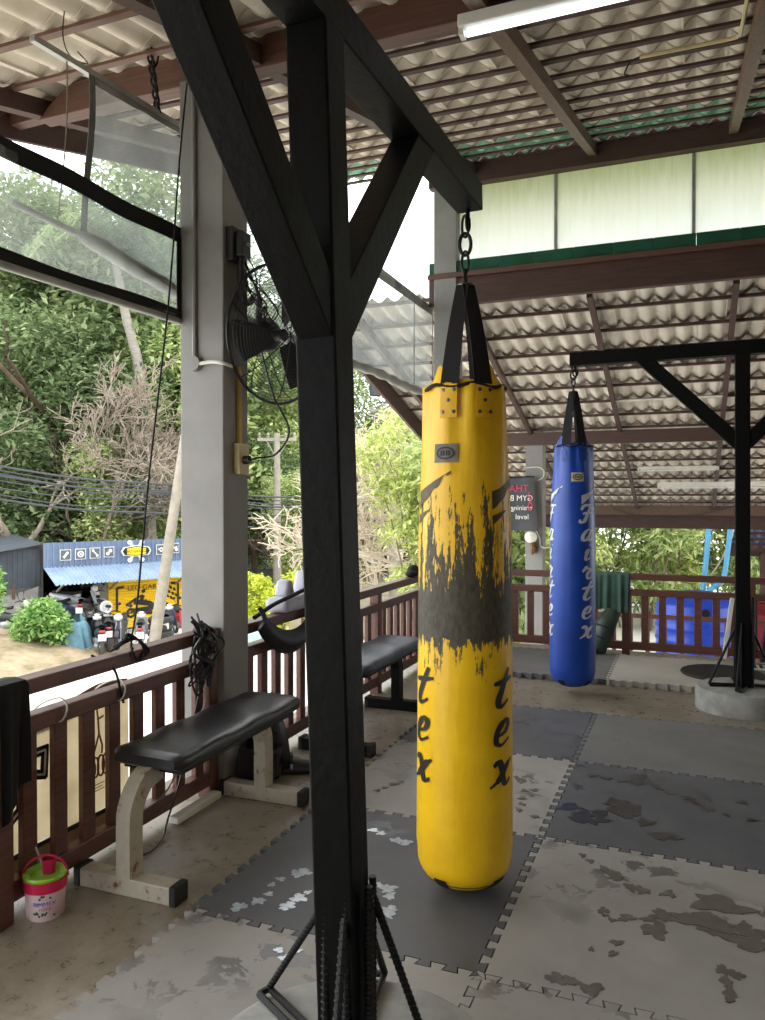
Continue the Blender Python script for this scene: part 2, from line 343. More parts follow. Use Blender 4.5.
        for j in range(nv):
            for i in (0, nu):
                a, b = i * w_ + j, i * w_ + j + 1; fs.append((a, b, o + b, o + a))
        return s.add(vs, fs)
    def build(s, name, mat, parent=None, smooth=False, bevel=0, loc=None, kind=None, rz=0, angle=40, bseg=2):
        me = bpy.data.meshes.new(name); ob = bpy.data.objects.new(name, me); C.objects.link(ob)
        vs = [s.xf @ v for v in s.v] if s.xf else s.v
        if parent is not None:
            ob.parent = parent; inv = WM[parent.name].inverted(); vs = [inv @ v for v in vs]; WM[ob.name] = WM[parent.name]
        else:
            if loc is None:
                xs = [v.x for v in vs]; ys = [v.y for v in vs]; zs = [v.z for v in vs]; loc = ((min(xs) + max(xs)) / 2, (min(ys) + max(ys)) / 2, min(zs))
            ob.location = loc; ob.rotation_euler = (0, 0, rz); Mx = Matrix.Translation(loc) @ Matrix.Rotation(rz, 4, 'Z'); inv = Mx.inverted(); vs = [inv @ v for v in vs]; WM[ob.name] = Mx
        me.from_pydata([tuple(v) for v in vs], [], s.f)
        mats = mat if isinstance(mat, (list, tuple)) else [mat]
        for m in mats: me.materials.append(M[m] if isinstance(m, str) else m)
        if len(mats) > 1: me.polygons.foreach_set('material_index', s.mi)
        bm = bmesh.new(); bm.from_mesh(me); bmesh.ops.recalc_face_normals(bm, faces=bm.faces)
        if bevel: bmesh.ops.bevel(bm, geom=[e for e in bm.edges if len(e.link_faces) == 2 and e.calc_face_angle(0) > R(30)], offset=bevel, segments=bseg, profile=.5, affect='EDGES')
        bm.to_mesh(me); bm.free()
        if smooth:
            me.polygons.foreach_set('use_smooth', [True] * len(me.polygons)); me.set_sharp_from_angle(angle=R(angle))
        if kind: ob['kind'] = kind
        return ob
def thing(name, label, cat, loc=(0, 0, 0), rz=0, group=None):
    o = bpy.data.objects.new(name, None); C.objects.link(o); o.empty_display_size = .1
    o.location = loc; o.rotation_euler = (0, 0, rz); WM[o.name] = Matrix.Translation(loc) @ Matrix.Rotation(rz, 4, 'Z')
    return tag(o, label, cat, group)
def tag(o, label, cat, group=None, kind=None):
    o['label'] = label; o['category'] = cat
    if group: o['group'] = group
    if kind: o['kind'] = kind
    return o
def kids(o): return [c for c in C.objects if c.parent == o]
CH = {}
def copy_tree(o, parent=None):
    c = o.copy(); C.objects.link(c)
    if parent: c.parent = parent
    for ch in kids(o): copy_tree(ch, c)
    return c
def text_verts(s, size=1.0, align='CENTER'):
    cu = bpy.data.curves.new('lettering', 'FONT'); cu.body = s; cu.size = size; cu.align_x = align; cu.align_y = 'CENTER'
    ob = bpy.data.objects.new('lettering', cu); C.objects.link(ob)
    dg = bpy.context.evaluated_depsgraph_get(); dg.update()
    me = bpy.data.meshes.new_from_object(ob.evaluated_get(dg))
    vs = [v.co.copy() for v in me.vertices]; fs = [tuple(p.vertices) for p in me.polygons]
    bpy.data.objects.remove(ob); bpy.data.meshes.remove(me); bpy.data.curves.remove(cu)
    return vs, fs
def text_on(mb, s, size, o, ex, ey, off=.002, align='CENTER', sx=1):
    vs, fs = text_verts(s, size, align); o = Vector(o); ex = Vector(ex).normalized(); ey = Vector(ey).normalized(); n = ex.cross(ey)
    mb.add([o + ex * v.x * sx + ey * v.y + n * off for v in vs], fs); return mb

# ---------------------------------------------------------------- the setting: terrain, floor, roofs, pillars
def gz(x, y):
    t = max(0, min(1, (x + 5) / 3)); t = t * t * (3 - 2 * t)
    z = -2.75 + 1.35 * t
    return z
MB().grid(lambda u, v: Vector((-60 + 100 * u, -30 + 110 * v, gz(-60 + 100 * u, 0))), 50, 4).build('ground', 'street', kind='structure')
MB().grid(lambda u, v: Vector((-55 + 53 * u, 19 + 50 * v, -2.74 + .02)), 4, 4).build('ground_verge', 'plain_earth', kind='structure')
MB().grid(lambda u, v: Vector((-1.8 + 30 * u, 5.4 + 40 * v, -1.38)), 4, 4).build('ground_yard', 'street', kind='structure')
def mound(u, v):
    x = -27 + 13.9 * u; y = 9.2 + 7.0 * v
    e = min(u, 1 - u, v, 1 - v); h = min(1, e / .22); h = h * h * (3 - 2 * h)
    return Vector((x + .9 * math.sin(v * 7) * (u > .9) * 0, y, -2.78 + .5 * h + .1 * h * mnoise.noise(Vector((x, y, 0)) * 1.4)))
MB().grid(mound, 40, 30).build('mound', 'dry_grass', smooth=True, kind='structure')
MB().bb((-1.86, -4, -.22), (5.4, 5.36, 0)).build('floor', 'concrete_floor', kind='structure')
MB().bb((-1.80, -3.95, -2.75), (5.35, 5.3, -.225)).build('wall_plinth', 'plinth', kind='structure')

MB().bb((5.4, -4, 0), (5.52, 5.3, 4.7)).build('wall_right', 'dark_wall', kind='structure')  # out of view, added to cut the light from the right
MB().bb((-1.86, -4.12, 0), (5.52, -4, 2.6)).build('wall_back', 'dark_wall', kind='structure')  # unseen wall added behind the camera to hold back light
SL = .255
def zu(y): return 4.55 + SL * (y - 5)          # underside of the upper roof's battens
def zl(y): return 3.20 - .292 * (y - 5.45)     # underside of the lower roof's battens
PITCHW = .165
def wave(x):
    a = abs(math.cos(PI * x / PITCHW)); return -.028 * (.65 * (2 * a - 1) + .35 * math.cos(2 * PI * x / PITCHW))
def tiled_roof(name, x0, x1, rows, zf, step_hi, mats, up_hill):
    "rows of small waved tiles; each row's lower end laps over the row beneath"
    mb = MB(); n = int((x1 - x0) / PITCHW * 10)
    for i, (ya, yb) in enumerate(rows):
        mb.cur = 1 if len(mats) > 1 and i >= len(rows) - 2 else 0
        d = (yb - ya); low, high = (ya, yb) if up_hill else (yb, ya)
        s_ = 1 if up_hill else -1
        l0 = low - s_ * .05; h0 = high + s_ * .02
        k = 0
        def f(u, v):
            x = x0 + (x1 - x0) * u; y = l0 + (h0 - l0) * v
            return Vector((x, y, zf(y) + .05 + wave(x) + step_hi * (1 - v)))
        mb.grid(f, n, 1)
        mb.grid(lambda u, v: f(u, 0) - Vector((0, 0, (step_hi + .004) * v)), n, 1)
        # side-lap joints every third wave: a thin lip under the sheet
        xj = x0 + ((i % 2) * .25 + .1)
        while xj < x1:
            a = Vector((xj, l0, zf(l0) + .05 + wave(xj) + step_hi - .004)); b = Vector((xj, h0, zf(h0) + .05 + wave(xj) - .004)); mb.bar(a, b, .012, .01); xj += PITCHW * 3
    ob = mb.build(name, mats, kind='structure', smooth=True, angle=60)
    return ob
UP_Y = ([4.90 - .335 * k for k in range(12)] + [.82 - .43 * k for k in range(10)])[::-1]
tiled_roof('ceiling', -3.05, 5.5, list(zip(UP_Y[:-1], UP_Y[1:])), zu, .035, ['roof_tile', 'green_tile'], True)
LO_Y = [5.02 + .425 * k for k in range(18)]
tiled_roof('ceiling.001', -2.95, 6.5, list(zip(LO_Y[:-1], LO_Y[1:])), zl, .035, ['roof_tile_low'], False)
for y in UP_Y:
    MB().bar((-3.05, y, zu(y) + .008), (5.5, y, zu(y) + .008), .036, .016).build('purlin', 'purlin_wood' if y < 1.0 else 'dark_wood', kind='structure')
for y in LO_Y:
    MB().bar((-2.9, y, zl(y) + .013), (6.5, y, zl(y) + .013), .042, .028).build('purlin', 'dark_wood', kind='structure')
for x in (-2.68, -1.345, -.255, .88, 2.0, 3.1, 4.2, 5.3):
    MB().bar((x, -3.0, zu(-3.0) - .045), (x, 4.92, zu(4.92) - .045), .07, .09).build('rafter', 'rafter_wood' if x > -1 else 'dark_wood', kind='structure')
for x in (-1.46, -.30, .92, 2.14, 3.36, 4.58):
    MB().bar((x, 5.1, zl(5.1) - .03), (x, 12.2, zl(12.2) - .03), .05, .07).build('rafter', 'dark_wood', kind='structure')
# the eave boards
MB().bar((-3.0, -3.3, zu(-3.3) - .03), (-3.0, 4.95, zu(4.95) - .03), .035, .2).build('fascia_board', 'dark_wood', kind='structure')
MB().bar((-2.93, 5.2, zl(5.2) - .07), (-2.93, 12.3, zl(12.3) - .07), .035, .22).build('fascia_board', 'dark_wood', kind='structure')
MB().bar((-2.6, 5.2, zl(5.2) - .05), (-2.6, 12.3, zl(12.3) - .05), .05, .1).build('rafter', 'dark_wood', kind='structure')
# big beams
MB().prism([(-2.68, 3.43), (5.4, 3.45), (5.4, 3.60), (-2.45, 3.585), (-2.60, 3.50)], (0, 1.02, 0), (1, 0, 0), (0, 0, 1), -.09).build('beam', 'red_wood', kind='structure', bevel=.004)
MB().prism([(-3.02, 3.50), (-2.3, 3.52), (-2.3, 3.62), (-3.02, 3.60)], (0, 1.12, 0), (1, 0, 0), (0, 0, 1), -.07).build('beam', 'red_wood', kind='structure', bevel=.004)
MB().bb((-1.66, .955, 3.605), (1.2, 1.0, 3.70)).build('beam', 'pale_wood', kind='structure')
MB().bb((-1.78, 4.93, 4.37), (5.4, 5.03, 4.60)).build('beam', 'dark_wood', kind='structure', bevel=.006)
MB().bb((-1.78, 4.94, 3.25), (5.4, 5.02, 3.50)).build('beam', 'dark_wood', kind='structure', bevel=.006)
MB().bb((-1.78, 4.90, 3.50), (5.4, 5.06, 3.545)).build('beam', 'red_wood', kind='structure', bevel=.004)
mb = MB()
x = -1.78
while x < 5.4:
    mb.bb((x, 4.945, 3.547), (min(x + .3385, 5.4), 5.06, 3.665)); x += .34
mb.build('trim_1', 'green_trim', kind='structure', bevel=.006)
MB().bar((-2.9, 8.42, zl(8.42) - .11), (6.4, 8.42, zl(8.42) - .11), .1, .17).build('beam', 'dark_wood', kind='structure', bevel=.005)
MB().bar((-2.9, 12.0, zl(12.0) - .07), (6.4, 12.0, zl(12.0) - .07), .1, .16).build('beam', 'rafter_wood', kind='structure', bevel=.005)
MB().bar((-2.9, 12.35, zl(12.35) - .12), (6.4, 12.35, zl(12.35) - .12), .06, .34).build('fascia_board', 'dark_wood', kind='structure', bevel=.004)
# clerestory panes
wx = [-1.74, -.59, .578, 1.75, 2.92, 4.1, 5.3]
for k in range(6):
    wo = MB().bb((wx[k] + .012, 5.04, 3.665), (wx[k + 1] - .012, 5.048, 4.38)).build('window_%d' % (k + 1), 'clerestory', kind='structure', loc=(wx[k], 5.04, 3.665))
    fr = MB().bb((wx[k + 1] - .014, 5.02, 3.665), (wx[k + 1] + .014, 5.055, 4.38)).build('mullion', 'aluminium', wo)
    if k == 0: MB().bb((wx[0] - .014, 5.02, 3.665), (wx[0] + .012, 5.055, 4.38)).build('mullion', 'aluminium', wo)
# pillars
def pillar(x, y, w_, z0, z1, m='pillar_paint'):
    return MB().bb((x, y, z0), (x + w_, y + w_, z1)).build('pillar', m, kind='structure', bevel=.006)
MB().bb((-1.745, .976, 0), (-1.50, 1.196, 3.43)).build('pillar', 'pillar_paint', kind='structure', bevel=.006)
pillar(-1.72, 4.98 - .06, .22, 0, 4.62)
pillar(-1.53, 8.40, .235, -1.38, 2.23)
for (x_, y_) in ((3.5, 1.0), (3.5, 4.95), (-1.72, -3.2), (3.5, -3.2)): pillar(x_, y_, .22, 0, zu(y_) - .15)
for x_ in (2.4, 5.6): pillar(x_, 8.40, .235, -1.38, 2.23)
# further roof at the right, beyond the eave
def far_tile(u, v):
    x = 1.33 + 4.5 * u; y = 13.2 + 2.6 * v
    return Vector((x, y, 1.22 - .30 * (y - 13.2) + wave(x) * 1.4))
MB().grid(far_tile, 270, 1).build('ceiling.002', 'blue_roof', kind='structure', smooth=True)
for k in range(6):
    y = 13.25 + .45 * k; MB().bar((1.33, y, 1.16 - .3 * (y - 13.2)), (5.8, y, 1.16 - .3 * (y - 13.2)), .05, .05).build('purlin', 'dark_wood', kind='structure')
MB().bar((1.30, 13.1, 1.24), (1.30, 15.9, .40), .05, .22).build('fascia_board', 'dark_wood', kind='structure')
MB().bar((1.3, 15.85, .34), (5.8, 15.85, .34), .06, .26).build('fascia_board', 'dark_wood', kind='structure')
for x_ in (1.9, 5.4): MB().bb((x_, 15.6, -1.4), (x_ + .12, 15.72, .3)).build('pillar', 'dark_wood', kind='structure')

# ---------------------------------------------------------------- jigsaw floor mats
def edge_pts(n=12):
    "one jigsaw edge along t in 0..1: (t, offset) with dovetail teeth"
    out = []
    a = .014; p = 1.0 / n
    for k in range(n):
        t = k * p
        out += [(t + .24 * p, -a), (t + .17 * p, a), (t + .83 * p - .0 * p, a), (t + .76 * p, -a)] if False else [(t + .29 * p, -a), (t + .20 * p, a), (t + .80 * p, a), (t + .71 * p, -a)]
    return out
def tile_poly(x0, y0, x1, y1, gap=.0022):
    e = edge_pts(); poly = []
    poly += [(x0, y0)] + [(x0 + (x1 - x0) * t, y0 + o) for t, o in e]
    poly += [(x1, y0)] + [(x1 + o, y0 + (y1 - y0) * t) for t, o in e]
    poly += [(x1, y1)] + [(x0 + (x1 - x0) * t, y1 + o) for t, o in e[::-1]]
    poly += [(x0, y1)] + [(x0 + o, y0 + (y1 - y0) * t) for t, o in e[::-1]]
    # shrink a little so a dark seam shows
    n = len(poly); out = []
    for i in range(n):
        a = Vector(poly[i - 1]); b = Vector(poly[i]); c = Vector(poly[(i + 1) % n])
        d1 = (b - a).normalized(); d2 = (c - b).normalized(); n1 = Vector((-d1.y, d1.x)); n2 = Vector((-d2.y, d2.x)); m = n1 + n2
        m = m / max(.4, m.dot(n1)) if m.length > 1e-6 else n1
        out.append(b + m * gap)
    return out
def floor_mat(x0, y0, x1, y1, z0, z1, m, label, group='jigsaw floor mats'):
    mb = MB().prism(tile_poly(x0, y0, x1, y1), (0, 0, z0), (1, 0, 0), (0, 1, 0), z1 - z0)
    return tag(mb.build('floor_mat', m, loc=(x0, y0, z0)), label, 'mat', group)
ml = {(-1, 0): 'dark grey jigsaw mat under the yellow bag with pale wet spots', (0, 0): 'light grey jigsaw mat with footprints and large brown wet stain',
      (-1, 1): 'light grey jigsaw mat directly behind the yellow punching bag', (0, 1): 'dark grey jigsaw mat with dark wet splash right of yellow bag',
      (-1, 2): 'dark grey jigsaw mat behind yellow bag against the bare concrete strip', (0, 2): 'grey dry jigsaw mat nearest the far concrete drum',
      (-1, -1): 'light grey jigsaw mat around the near stand drum beside bare concrete', (0, -1): 'light grey jigsaw mat at the very front right of near stand',
      (1, 0): 'dark jigsaw mat right of the stained light grey mat', (1, 1): 'light jigsaw mat right of the splashed dark mat', (1, 2): 'dark jigsaw mat right of the dry grey mat'}
for (i, j), lab in ml.items():
    m = 'mat_dark' if (i + j) % 2 else 'mat_light'
    if (i, j) == (0, 2): m = 'mat_mid'
    if (i, j) == (0, -1): m = 'mat_light'
    floor_mat(i, j, i + 1, j + 1, .001, .02, m, lab)
floor_mat(-1.02, 3.90, -.02, 4.95, .001, .042, 'mat_mid', 'thick grey jigsaw mat behind the blue bag')
floor_mat(-.02, 3.90, .98, 4.95, .001, .042, 'mat_pale', 'thick pale jigsaw mat beside the far concrete drum')
floor_mat(.98, 3.95, 1.98, 4.95, .001, .042, 'mat_mid', 'thick grey jigsaw mat behind the far bag stand')
o = MB().lathe([(.02, 0), (.30, 0), (.305, .008), (.30, .016), (.02, .016)], (.80, 4.42, .043), 40).build('rubber_disc', 'rubber', smooth=True)
tag(o, 'round black rubber disc lying on the pale back mat', 'disc')
# water marks lying on the mats: thin films with a shape of their own
def blob(mb, c, r, seed, squash=(1, 1), rot=0, z=.0206):
    z = z + .00004 * len(mb.f) / 28
    rnd = random.Random(seed); ph = [rnd.random() * 6.28 for _ in range(4)]; pts = []
    for k in range(26):
        a = 2 * PI * k / 26; rr = r * (1 + .22 * math.sin(3 * a + ph[0]) + .16 * math.sin(5 * a + ph[1]) + .12 * math.sin(8 * a + ph[2]))
        x, y = rr * math.cos(a) * squash[0], rr * math.sin(a) * squash[1]
        pts.append((c[0] + x * math.cos(rot) - y * math.sin(rot), c[1] + x * math.sin(rot) + y * math.cos(rot)))
    mb.prism(pts, (0, 0, z), (1, 0, 0), (0, 1, 0), .0006)
def trail(mb, pts, r, step, seed, jit=.02, z=.0206):
    rnd = random.Random(seed); c = catmull([(p[0], p[1], 0) for p in pts], 10); acc = 0
    for a, b in zip(c[:-1], c[1:]):
        acc += (b - a).length
        if acc > step:
            acc = 0; blob(mb, (b.x + rnd.uniform(-jit, jit), b.y + rnd.uniform(-jit, jit)), r * rnd.uniform(.55, 1.25), rnd.random(), (1, rnd.uniform(.6, 1)), rnd.random() * 3, z)
def P2(px, py): p = at(px, py, z=.02); return (p.x, p.y)
mb = MB()
trail(mb, [P2(*p) for p in ((226, 915), (250, 905), (275, 885), (300, 872), (330, 878), (380, 888), (388, 900), (383, 914))], .027, .045, 1)
trail(mb, [P2(*p) for p in ((268, 918), (280, 908), (300, 898), (312, 890))], .026, .05, 2)
trail(mb, [P2(*p) for p in ((368, 827), (383, 835), (398, 842), (415, 846))], .026, .05, 3)
trail(mb, [P2(*p) for p in ((404, 765), (420, 770), (436, 768))], .022, .04, 4)
trail(mb, [P2(*p) for p in ((262, 945), (276, 952), (292, 960), (300, 950))], .014, .06, 5)
tag(mb.build('water_spots', 'mat_shiny'), 'pale shiny water spots drying on the dark and light mats', 'water', kind='stuff')
mb = MB()
trail(mb, [P2(*p) for p in ((570, 850), (590, 862), (610, 872), (632, 888), (660, 896), (672, 890))], .024, .05, 6, .015)
trail(mb, [P2(*p) for p in ((602, 905), (608, 918), (620, 923))], .022, .03, 7, .004)
trail(mb, [P2(*p) for p in ((620, 923), (650, 925), (680, 918), (700, 928), (730, 925), (765, 938))], .05, .035, 8, .035)
trail(mb, [P2(*p) for p in ((580, 940), (595, 950), (612, 948), (615, 935))], .02, .05, 9)
trail(mb, [P2(*p) for p in ((540, 968), (560, 980), (575, 975), (585, 985))], .03, .05, 10, .03)
trail(mb, [P2(*p) for p in ((715, 968), (728, 972), (742, 978))], .02, .02, 11, .003)
trail(mb, [P2(*p) for p in ((722, 975), (730, 990), (730, 1004))], .019, .02, 12, .003)
blob(mb, P2(720, 905), .075, 41, (1.2, .8)); blob(mb, P2(705, 922), .07, 42, (1.3, .7)); blob(mb, P2(752, 945), .05, 43, (1.5, .7))
trail(mb, [P2(*p) for p in ((500, 768), (515, 775), (530, 790), (520, 808), (545, 822))], .022, .05, 17, .03)
trail(mb, [P2(*p) for p in ((372, 795), (385, 788), (400, 782))], .022, .05, 18, .015)
tag(mb.build('water_stains', 'wet_dark'), 'brown damp footprints and splashes on the light grey mats', 'water', kind='stuff')
mb = MB()
trail(mb, [P2(*p) for p in ((580, 776), (610, 778), (640, 785), (665, 792), (690, 800), (720, 812), (752, 820))], .026, .07, 13, .02)
trail(mb, [P2(*p) for p in ((570, 805), (590, 818), (610, 812), (635, 810), (615, 800), (640, 822))], .055, .05, 14, .04)
trail(mb, [P2(*p) for p in ((650, 836), (664, 836), (676, 838))], .035, .03, 15, .004)
tag(mb.build('water_stains', 'wet_darker'), 'dark wet splash and drips on the dark mat right of yellow bag', 'water', kind='stuff')

# ---------------------------------------------------------------- railings
def railing(label, group, along, fixed, a, b, centers, ztop, zmid, thick, posts, m, z0=0, bal_z=None):
    "along: 'x' or 'y'; top rail, mid rail, bottom rail, balusters and posts"
    def B(mb, u0, u1, t, za, zb, off=0):
        f0, f1 = fixed + off - t / 2, fixed + off + t / 2
        return mb.bb((u0, f0, za), (u1, f1, zb)) if along == 'x' else mb.bb((f0, u0, za), (f1, u1, zb))
    base = ((a + b) / 2, fixed, z0) if along == 'x' else (fixed, (a + b) / 2, z0)
    r = thing('railing', label, 'railing', base, 0, group)
    B(MB(), a, b, .075, ztop - .055, ztop).build('top_rail', m, r, bevel=.006)
    B(MB(), a, b, .065, zmid - .06, zmid).build('middle_rail', m, r, bevel=.006)
    B(MB(), a, b, .055, .055, .125).build('bottom_rail', m, r, bevel=.005)
    for c in centers: B(MB(), c - .031, c + .031, thick, .12, zmid - .055).build('baluster', m, r, bevel=.003)
    for (c, w_) in posts: B(MB(), c - w_ / 2, c + w_ / 2, w_, 0, ztop - .05).build('post', m, r, bevel=.005)
    return r
lc = [-.155 + .1425 * k for k in range(8)]
railing('reddish wooden balustrade along the near bench, hung with cables', 'wooden balustrades', 'y', -1.56, -.36, .976, lc, .795, .665, .026, [(-.31, .10), (.93, .07)], 'rail_wood')
rc = [1.29 + .1465 * k for k in range(25)]
railing('reddish wooden balustrade along the far bench, between the grey pillars', 'wooden balustrades', 'y', -1.56, 1.197, 4.92, rc, .775, .655, .03, [(3.05, .07)], 'rail_wood')
bc = [-1.42 + .1465 * k for k in range(31)]
railing('reddish wooden balustrade across the back behind the blue bag', 'wooden balustrades', 'x', 5.15, -1.50, 3.15, [c for c in bc], .74, .60, .03, [(.03, .07), (1.05, .07), (2.1, .07)], 'back_rail_wood')
r = thing('low_fence', 'low brown slatted fence in the yard before the blue tank', 'fence', (.6, 8.0, -1.38))
MB().bb((-1.2, 7.98, -.07), (3.2, 8.02, -.02)).build('top_rail', 'back_rail_wood', r); MB().bb((-1.2, 7.98, -.62), (3.2, 8.02, -.56)).build('bottom_rail', 'back_rail_wood', r)
for k in range(22): MB().bb((-1.15 + .2 * k, 7.985, -.6), (-1.10 + .2 * k, 8.015, -.05)).build('slat', 'back_rail_wood', r)
for x_ in (-1.2, .95, 3.1): MB().bb((x_, 7.97, -1.38), (x_ + .06, 8.03, -.02)).build('post', 'back_rail_wood', r)

# ---------------------------------------------------------------- bag stands (arms along local y)
def bag_stand(label, loc, rz, tilt, arm_f, arm_b, drum_r, drum_off, feet, tip_roll=0):
    root = thing('bag_stand', label, 'punching bag stand', loc, rz, 'black steel punching bag stands')
    base = WM[root.name]; T = base @ Matrix.Rotation(tip_roll, 4, 'Y') @ Matrix.Rotation(tilt, 4, 'X')
    d = MB(base); d.lathe([(.02, 0), (drum_r, 0), (drum_r * 1.0, .12), (drum_r - .012, .143), (drum_r - .03, .15), (.02, .152)], (drum_off[0], drum_off[1], 0), 56).build('concrete_base', 'drum_concrete', root, smooth=True)
    h = .046
    MB(T).bb((-h, -h, .12), (h, h, 2.375)).build('post', 'black_steel', root, bevel=.005)
    MB(T).bb((-h, -arm_b, 2.372), (h, arm_f, 2.465)).build('beam', 'black_steel', root, bevel=.004)
    for s, ln in ((1, arm_f), (-1, arm_b)):
        br = MB(T); br.prism([(.03, 1.73), (.03, 1.86), (.57, 2.38), (.70, 2.38)], (-.04, 0, 0), (0, s, 0), (0, 0, 1), .08 * s) if False else None
        a = [(s * .035, 1.73), (s * .035, 1.86), (s * .56, 2.385), (s * .69, 2.385)]
        mb = MB(T); vs = [Vector((xx, p[0], p[1])) for xx in (-.04, .04) for p in a]
        mb.add(vs, [(0, 1, 2, 3), (7, 6, 5, 4), (0, 4, 5, 1), (1, 5, 6, 2), (2, 6, 7, 3), (3, 7, 4, 0)]); mb.build('brace', 'black_steel', root, bevel=.003)
        e = s * (ln - .035)
        MB(T).tube([(0, e, 2.38), (0, e, 2.335)], .008, 8).tube(catmull([(0.0, e - .016, 2.345), (0, e - .016, 2.315), (0, e, 2.30), (0, e + .016, 2.315), (0, e + .016, 2.345)], 5), .006, 8).build('hook_eye', 'black_steel', root, smooth=True)
    for (fx, fy) in feet:
        v = Vector((fx, fy, 0)); n = v.normalized(); top = n * .052
        mb = MB(base); rr = .0085
        mb.tube([(top.x, top.y, .58), (top.x, top.y, .15)], rr, 8)
        mb.tube([(top.x, top.y, .54), (fx, fy, .165)], rr, 8)
        mb.tube([(fx, fy, .163), (top.x, top.y, .163)], rr, 8)
        s_ = Vector((-n.y, n.x, 0)) * .03; mb.tube([(fx + s_.x, fy + s_.y, .16), (top.x + s_.x, top.y + s_.y, .16)], rr, 8); mb.tube([(fx, fy, .163), (fx + s_.x, fy + s_.y, .16)], rr, 6)
        # ribs of the reinforcing bar
        for k in range(28):
            z = .17 + .36 * k / 27; t = (z - .165) / (.54 - .165); p = Vector((fx, fy, 0)).lerp(top, t)
            mb.lathe([(rr, -.0025), (rr + .0022, 0), (rr, .0025)], (p.x, p.y, z), 8); mb.lathe([(rr, -.0025), (rr + .0022, 0), (rr, .0025)], (top.x, top.y, z + .03), 8)
        mb.build('rebar_stay', 'black_rebar', root, smooth=True)
    for (px_, py_, hh) in ((-.03, -.056, .62), (.02, -.058, .52), (.056, -.02, .44)):
        mb = MB(base); mb.tube([(px_, py_, .14), (px_, py_, .14 + hh)], .009, 8)
        for k in range(40): mb.lathe([(.009, -.0025), (.0112, 0), (.009, .0025)], (px_, py_, .15 + (hh - .02) * k / 39), 8)
        mb.build('rebar_dowel', 'black_rebar', root, smooth=True)
    return root
bag_stand('near black steel bag stand holding the yellow bag, with braced arms', (-.122, -.65, 0), 0, R(2.2), 1.22, 1.2, .36, (.0, 0), [(-.30, .175), (-.05, .34), (.16, .09), (.07, -.26)], R(-.85))
bag_stand('far black steel bag stand on a concrete drum holding blue bag', (.90, 3.55, 0), PI / 2, R(-.4), 1.13, 1.13, .30, (0, 0), [(-.05, .21), (.21, .03), (-.2, .05), (.0, -.21)])

# ---------------------------------------------------------------- punching bags
BLET = {
 'F': [[(-.42, .70), (-.30, .93), (.0, .98), (.45, .97)], [(.16, .95), (.03, .5), (-.13, .08), (-.36, .02), (-.40, .17)], [(-.3, .50), (0, .53), (.3, .56)]],
 'a': [[(.26, .66), (.02, .70), (-.25, .42), (-.25, .12), (-.02, .08), (.2, .4), (.3, .72)], [(.3, .72), (.18, .3), (.24, .06), (.44, .16)]],
 'i': [[(-.16, .45), (.04, .66), (-.06, .3), (.0, .05), (.26, .16)], [(.13, .92), (.15, .96)]],
 'r': [[(-.34, .5), (-.12, .78), (-.08, .72)], [(-.12, .72), (.2, .66), (.02, .35), (.12, .1), (.36, .16)]],
 't': [[(.18, 1.05), (.02, .6), (-.12, .2), (.02, .03), (.3, .18)], [(-.36, .66), (.0, .70), (.42, .78)]],
 'e': [[(-.24, .3), (.1, .40), (.24, .62), (.06, .74), (-.2, .5), (-.22, .16), (.0, .03), (.36, .2)]],
 'x': [[(-.40, .62), (-.22, .74), (-.04, .5), (.06, .2), (.22, .03), (.42, .16)], [(.40, .74), (.16, .56), (-.14, .2), (-.42, .0)]]}
def strokes(mb, ch, to3, size, wd, slant=.18):
    for st in BLET[ch]:
        pts = catmull([(p[0], p[1], 0) for p in st], 7); n = len(pts); L = []; Rr = []
        for i, p in enumerate(pts):
            d = (pts[min(i + 1, n - 1)] - pts[max(i - 1, 0)]).normalized(); nn = Vector((-d.y, d.x, 0))
            t = i / max(1, n - 1); ww = wd * (.62 + .5 * math.sin(PI * min(1, t * 1.1))) * (1.25 if abs(d.y) > .6 else .85)
            L.append(p + nn * ww); Rr.append(p - nn * ww)
        vs = []
        for p in L + Rr: vs.append(to3((p.x + slant * (p.y - .5)) * size, (p.y - .45) * size))
        mb.add(vs, [(i, i + 1, n + i + 1, n + i) for i in range(n - 1)])
WING = [(-.02, -.02), (.10, .035), (.20, .10), (.19, .075), (.165, .045), (.13, .02), (.11, .02), (.06, -.035), (.02, -.06), (.05, -.075), (.0, -.085), (-.02, -.08)]
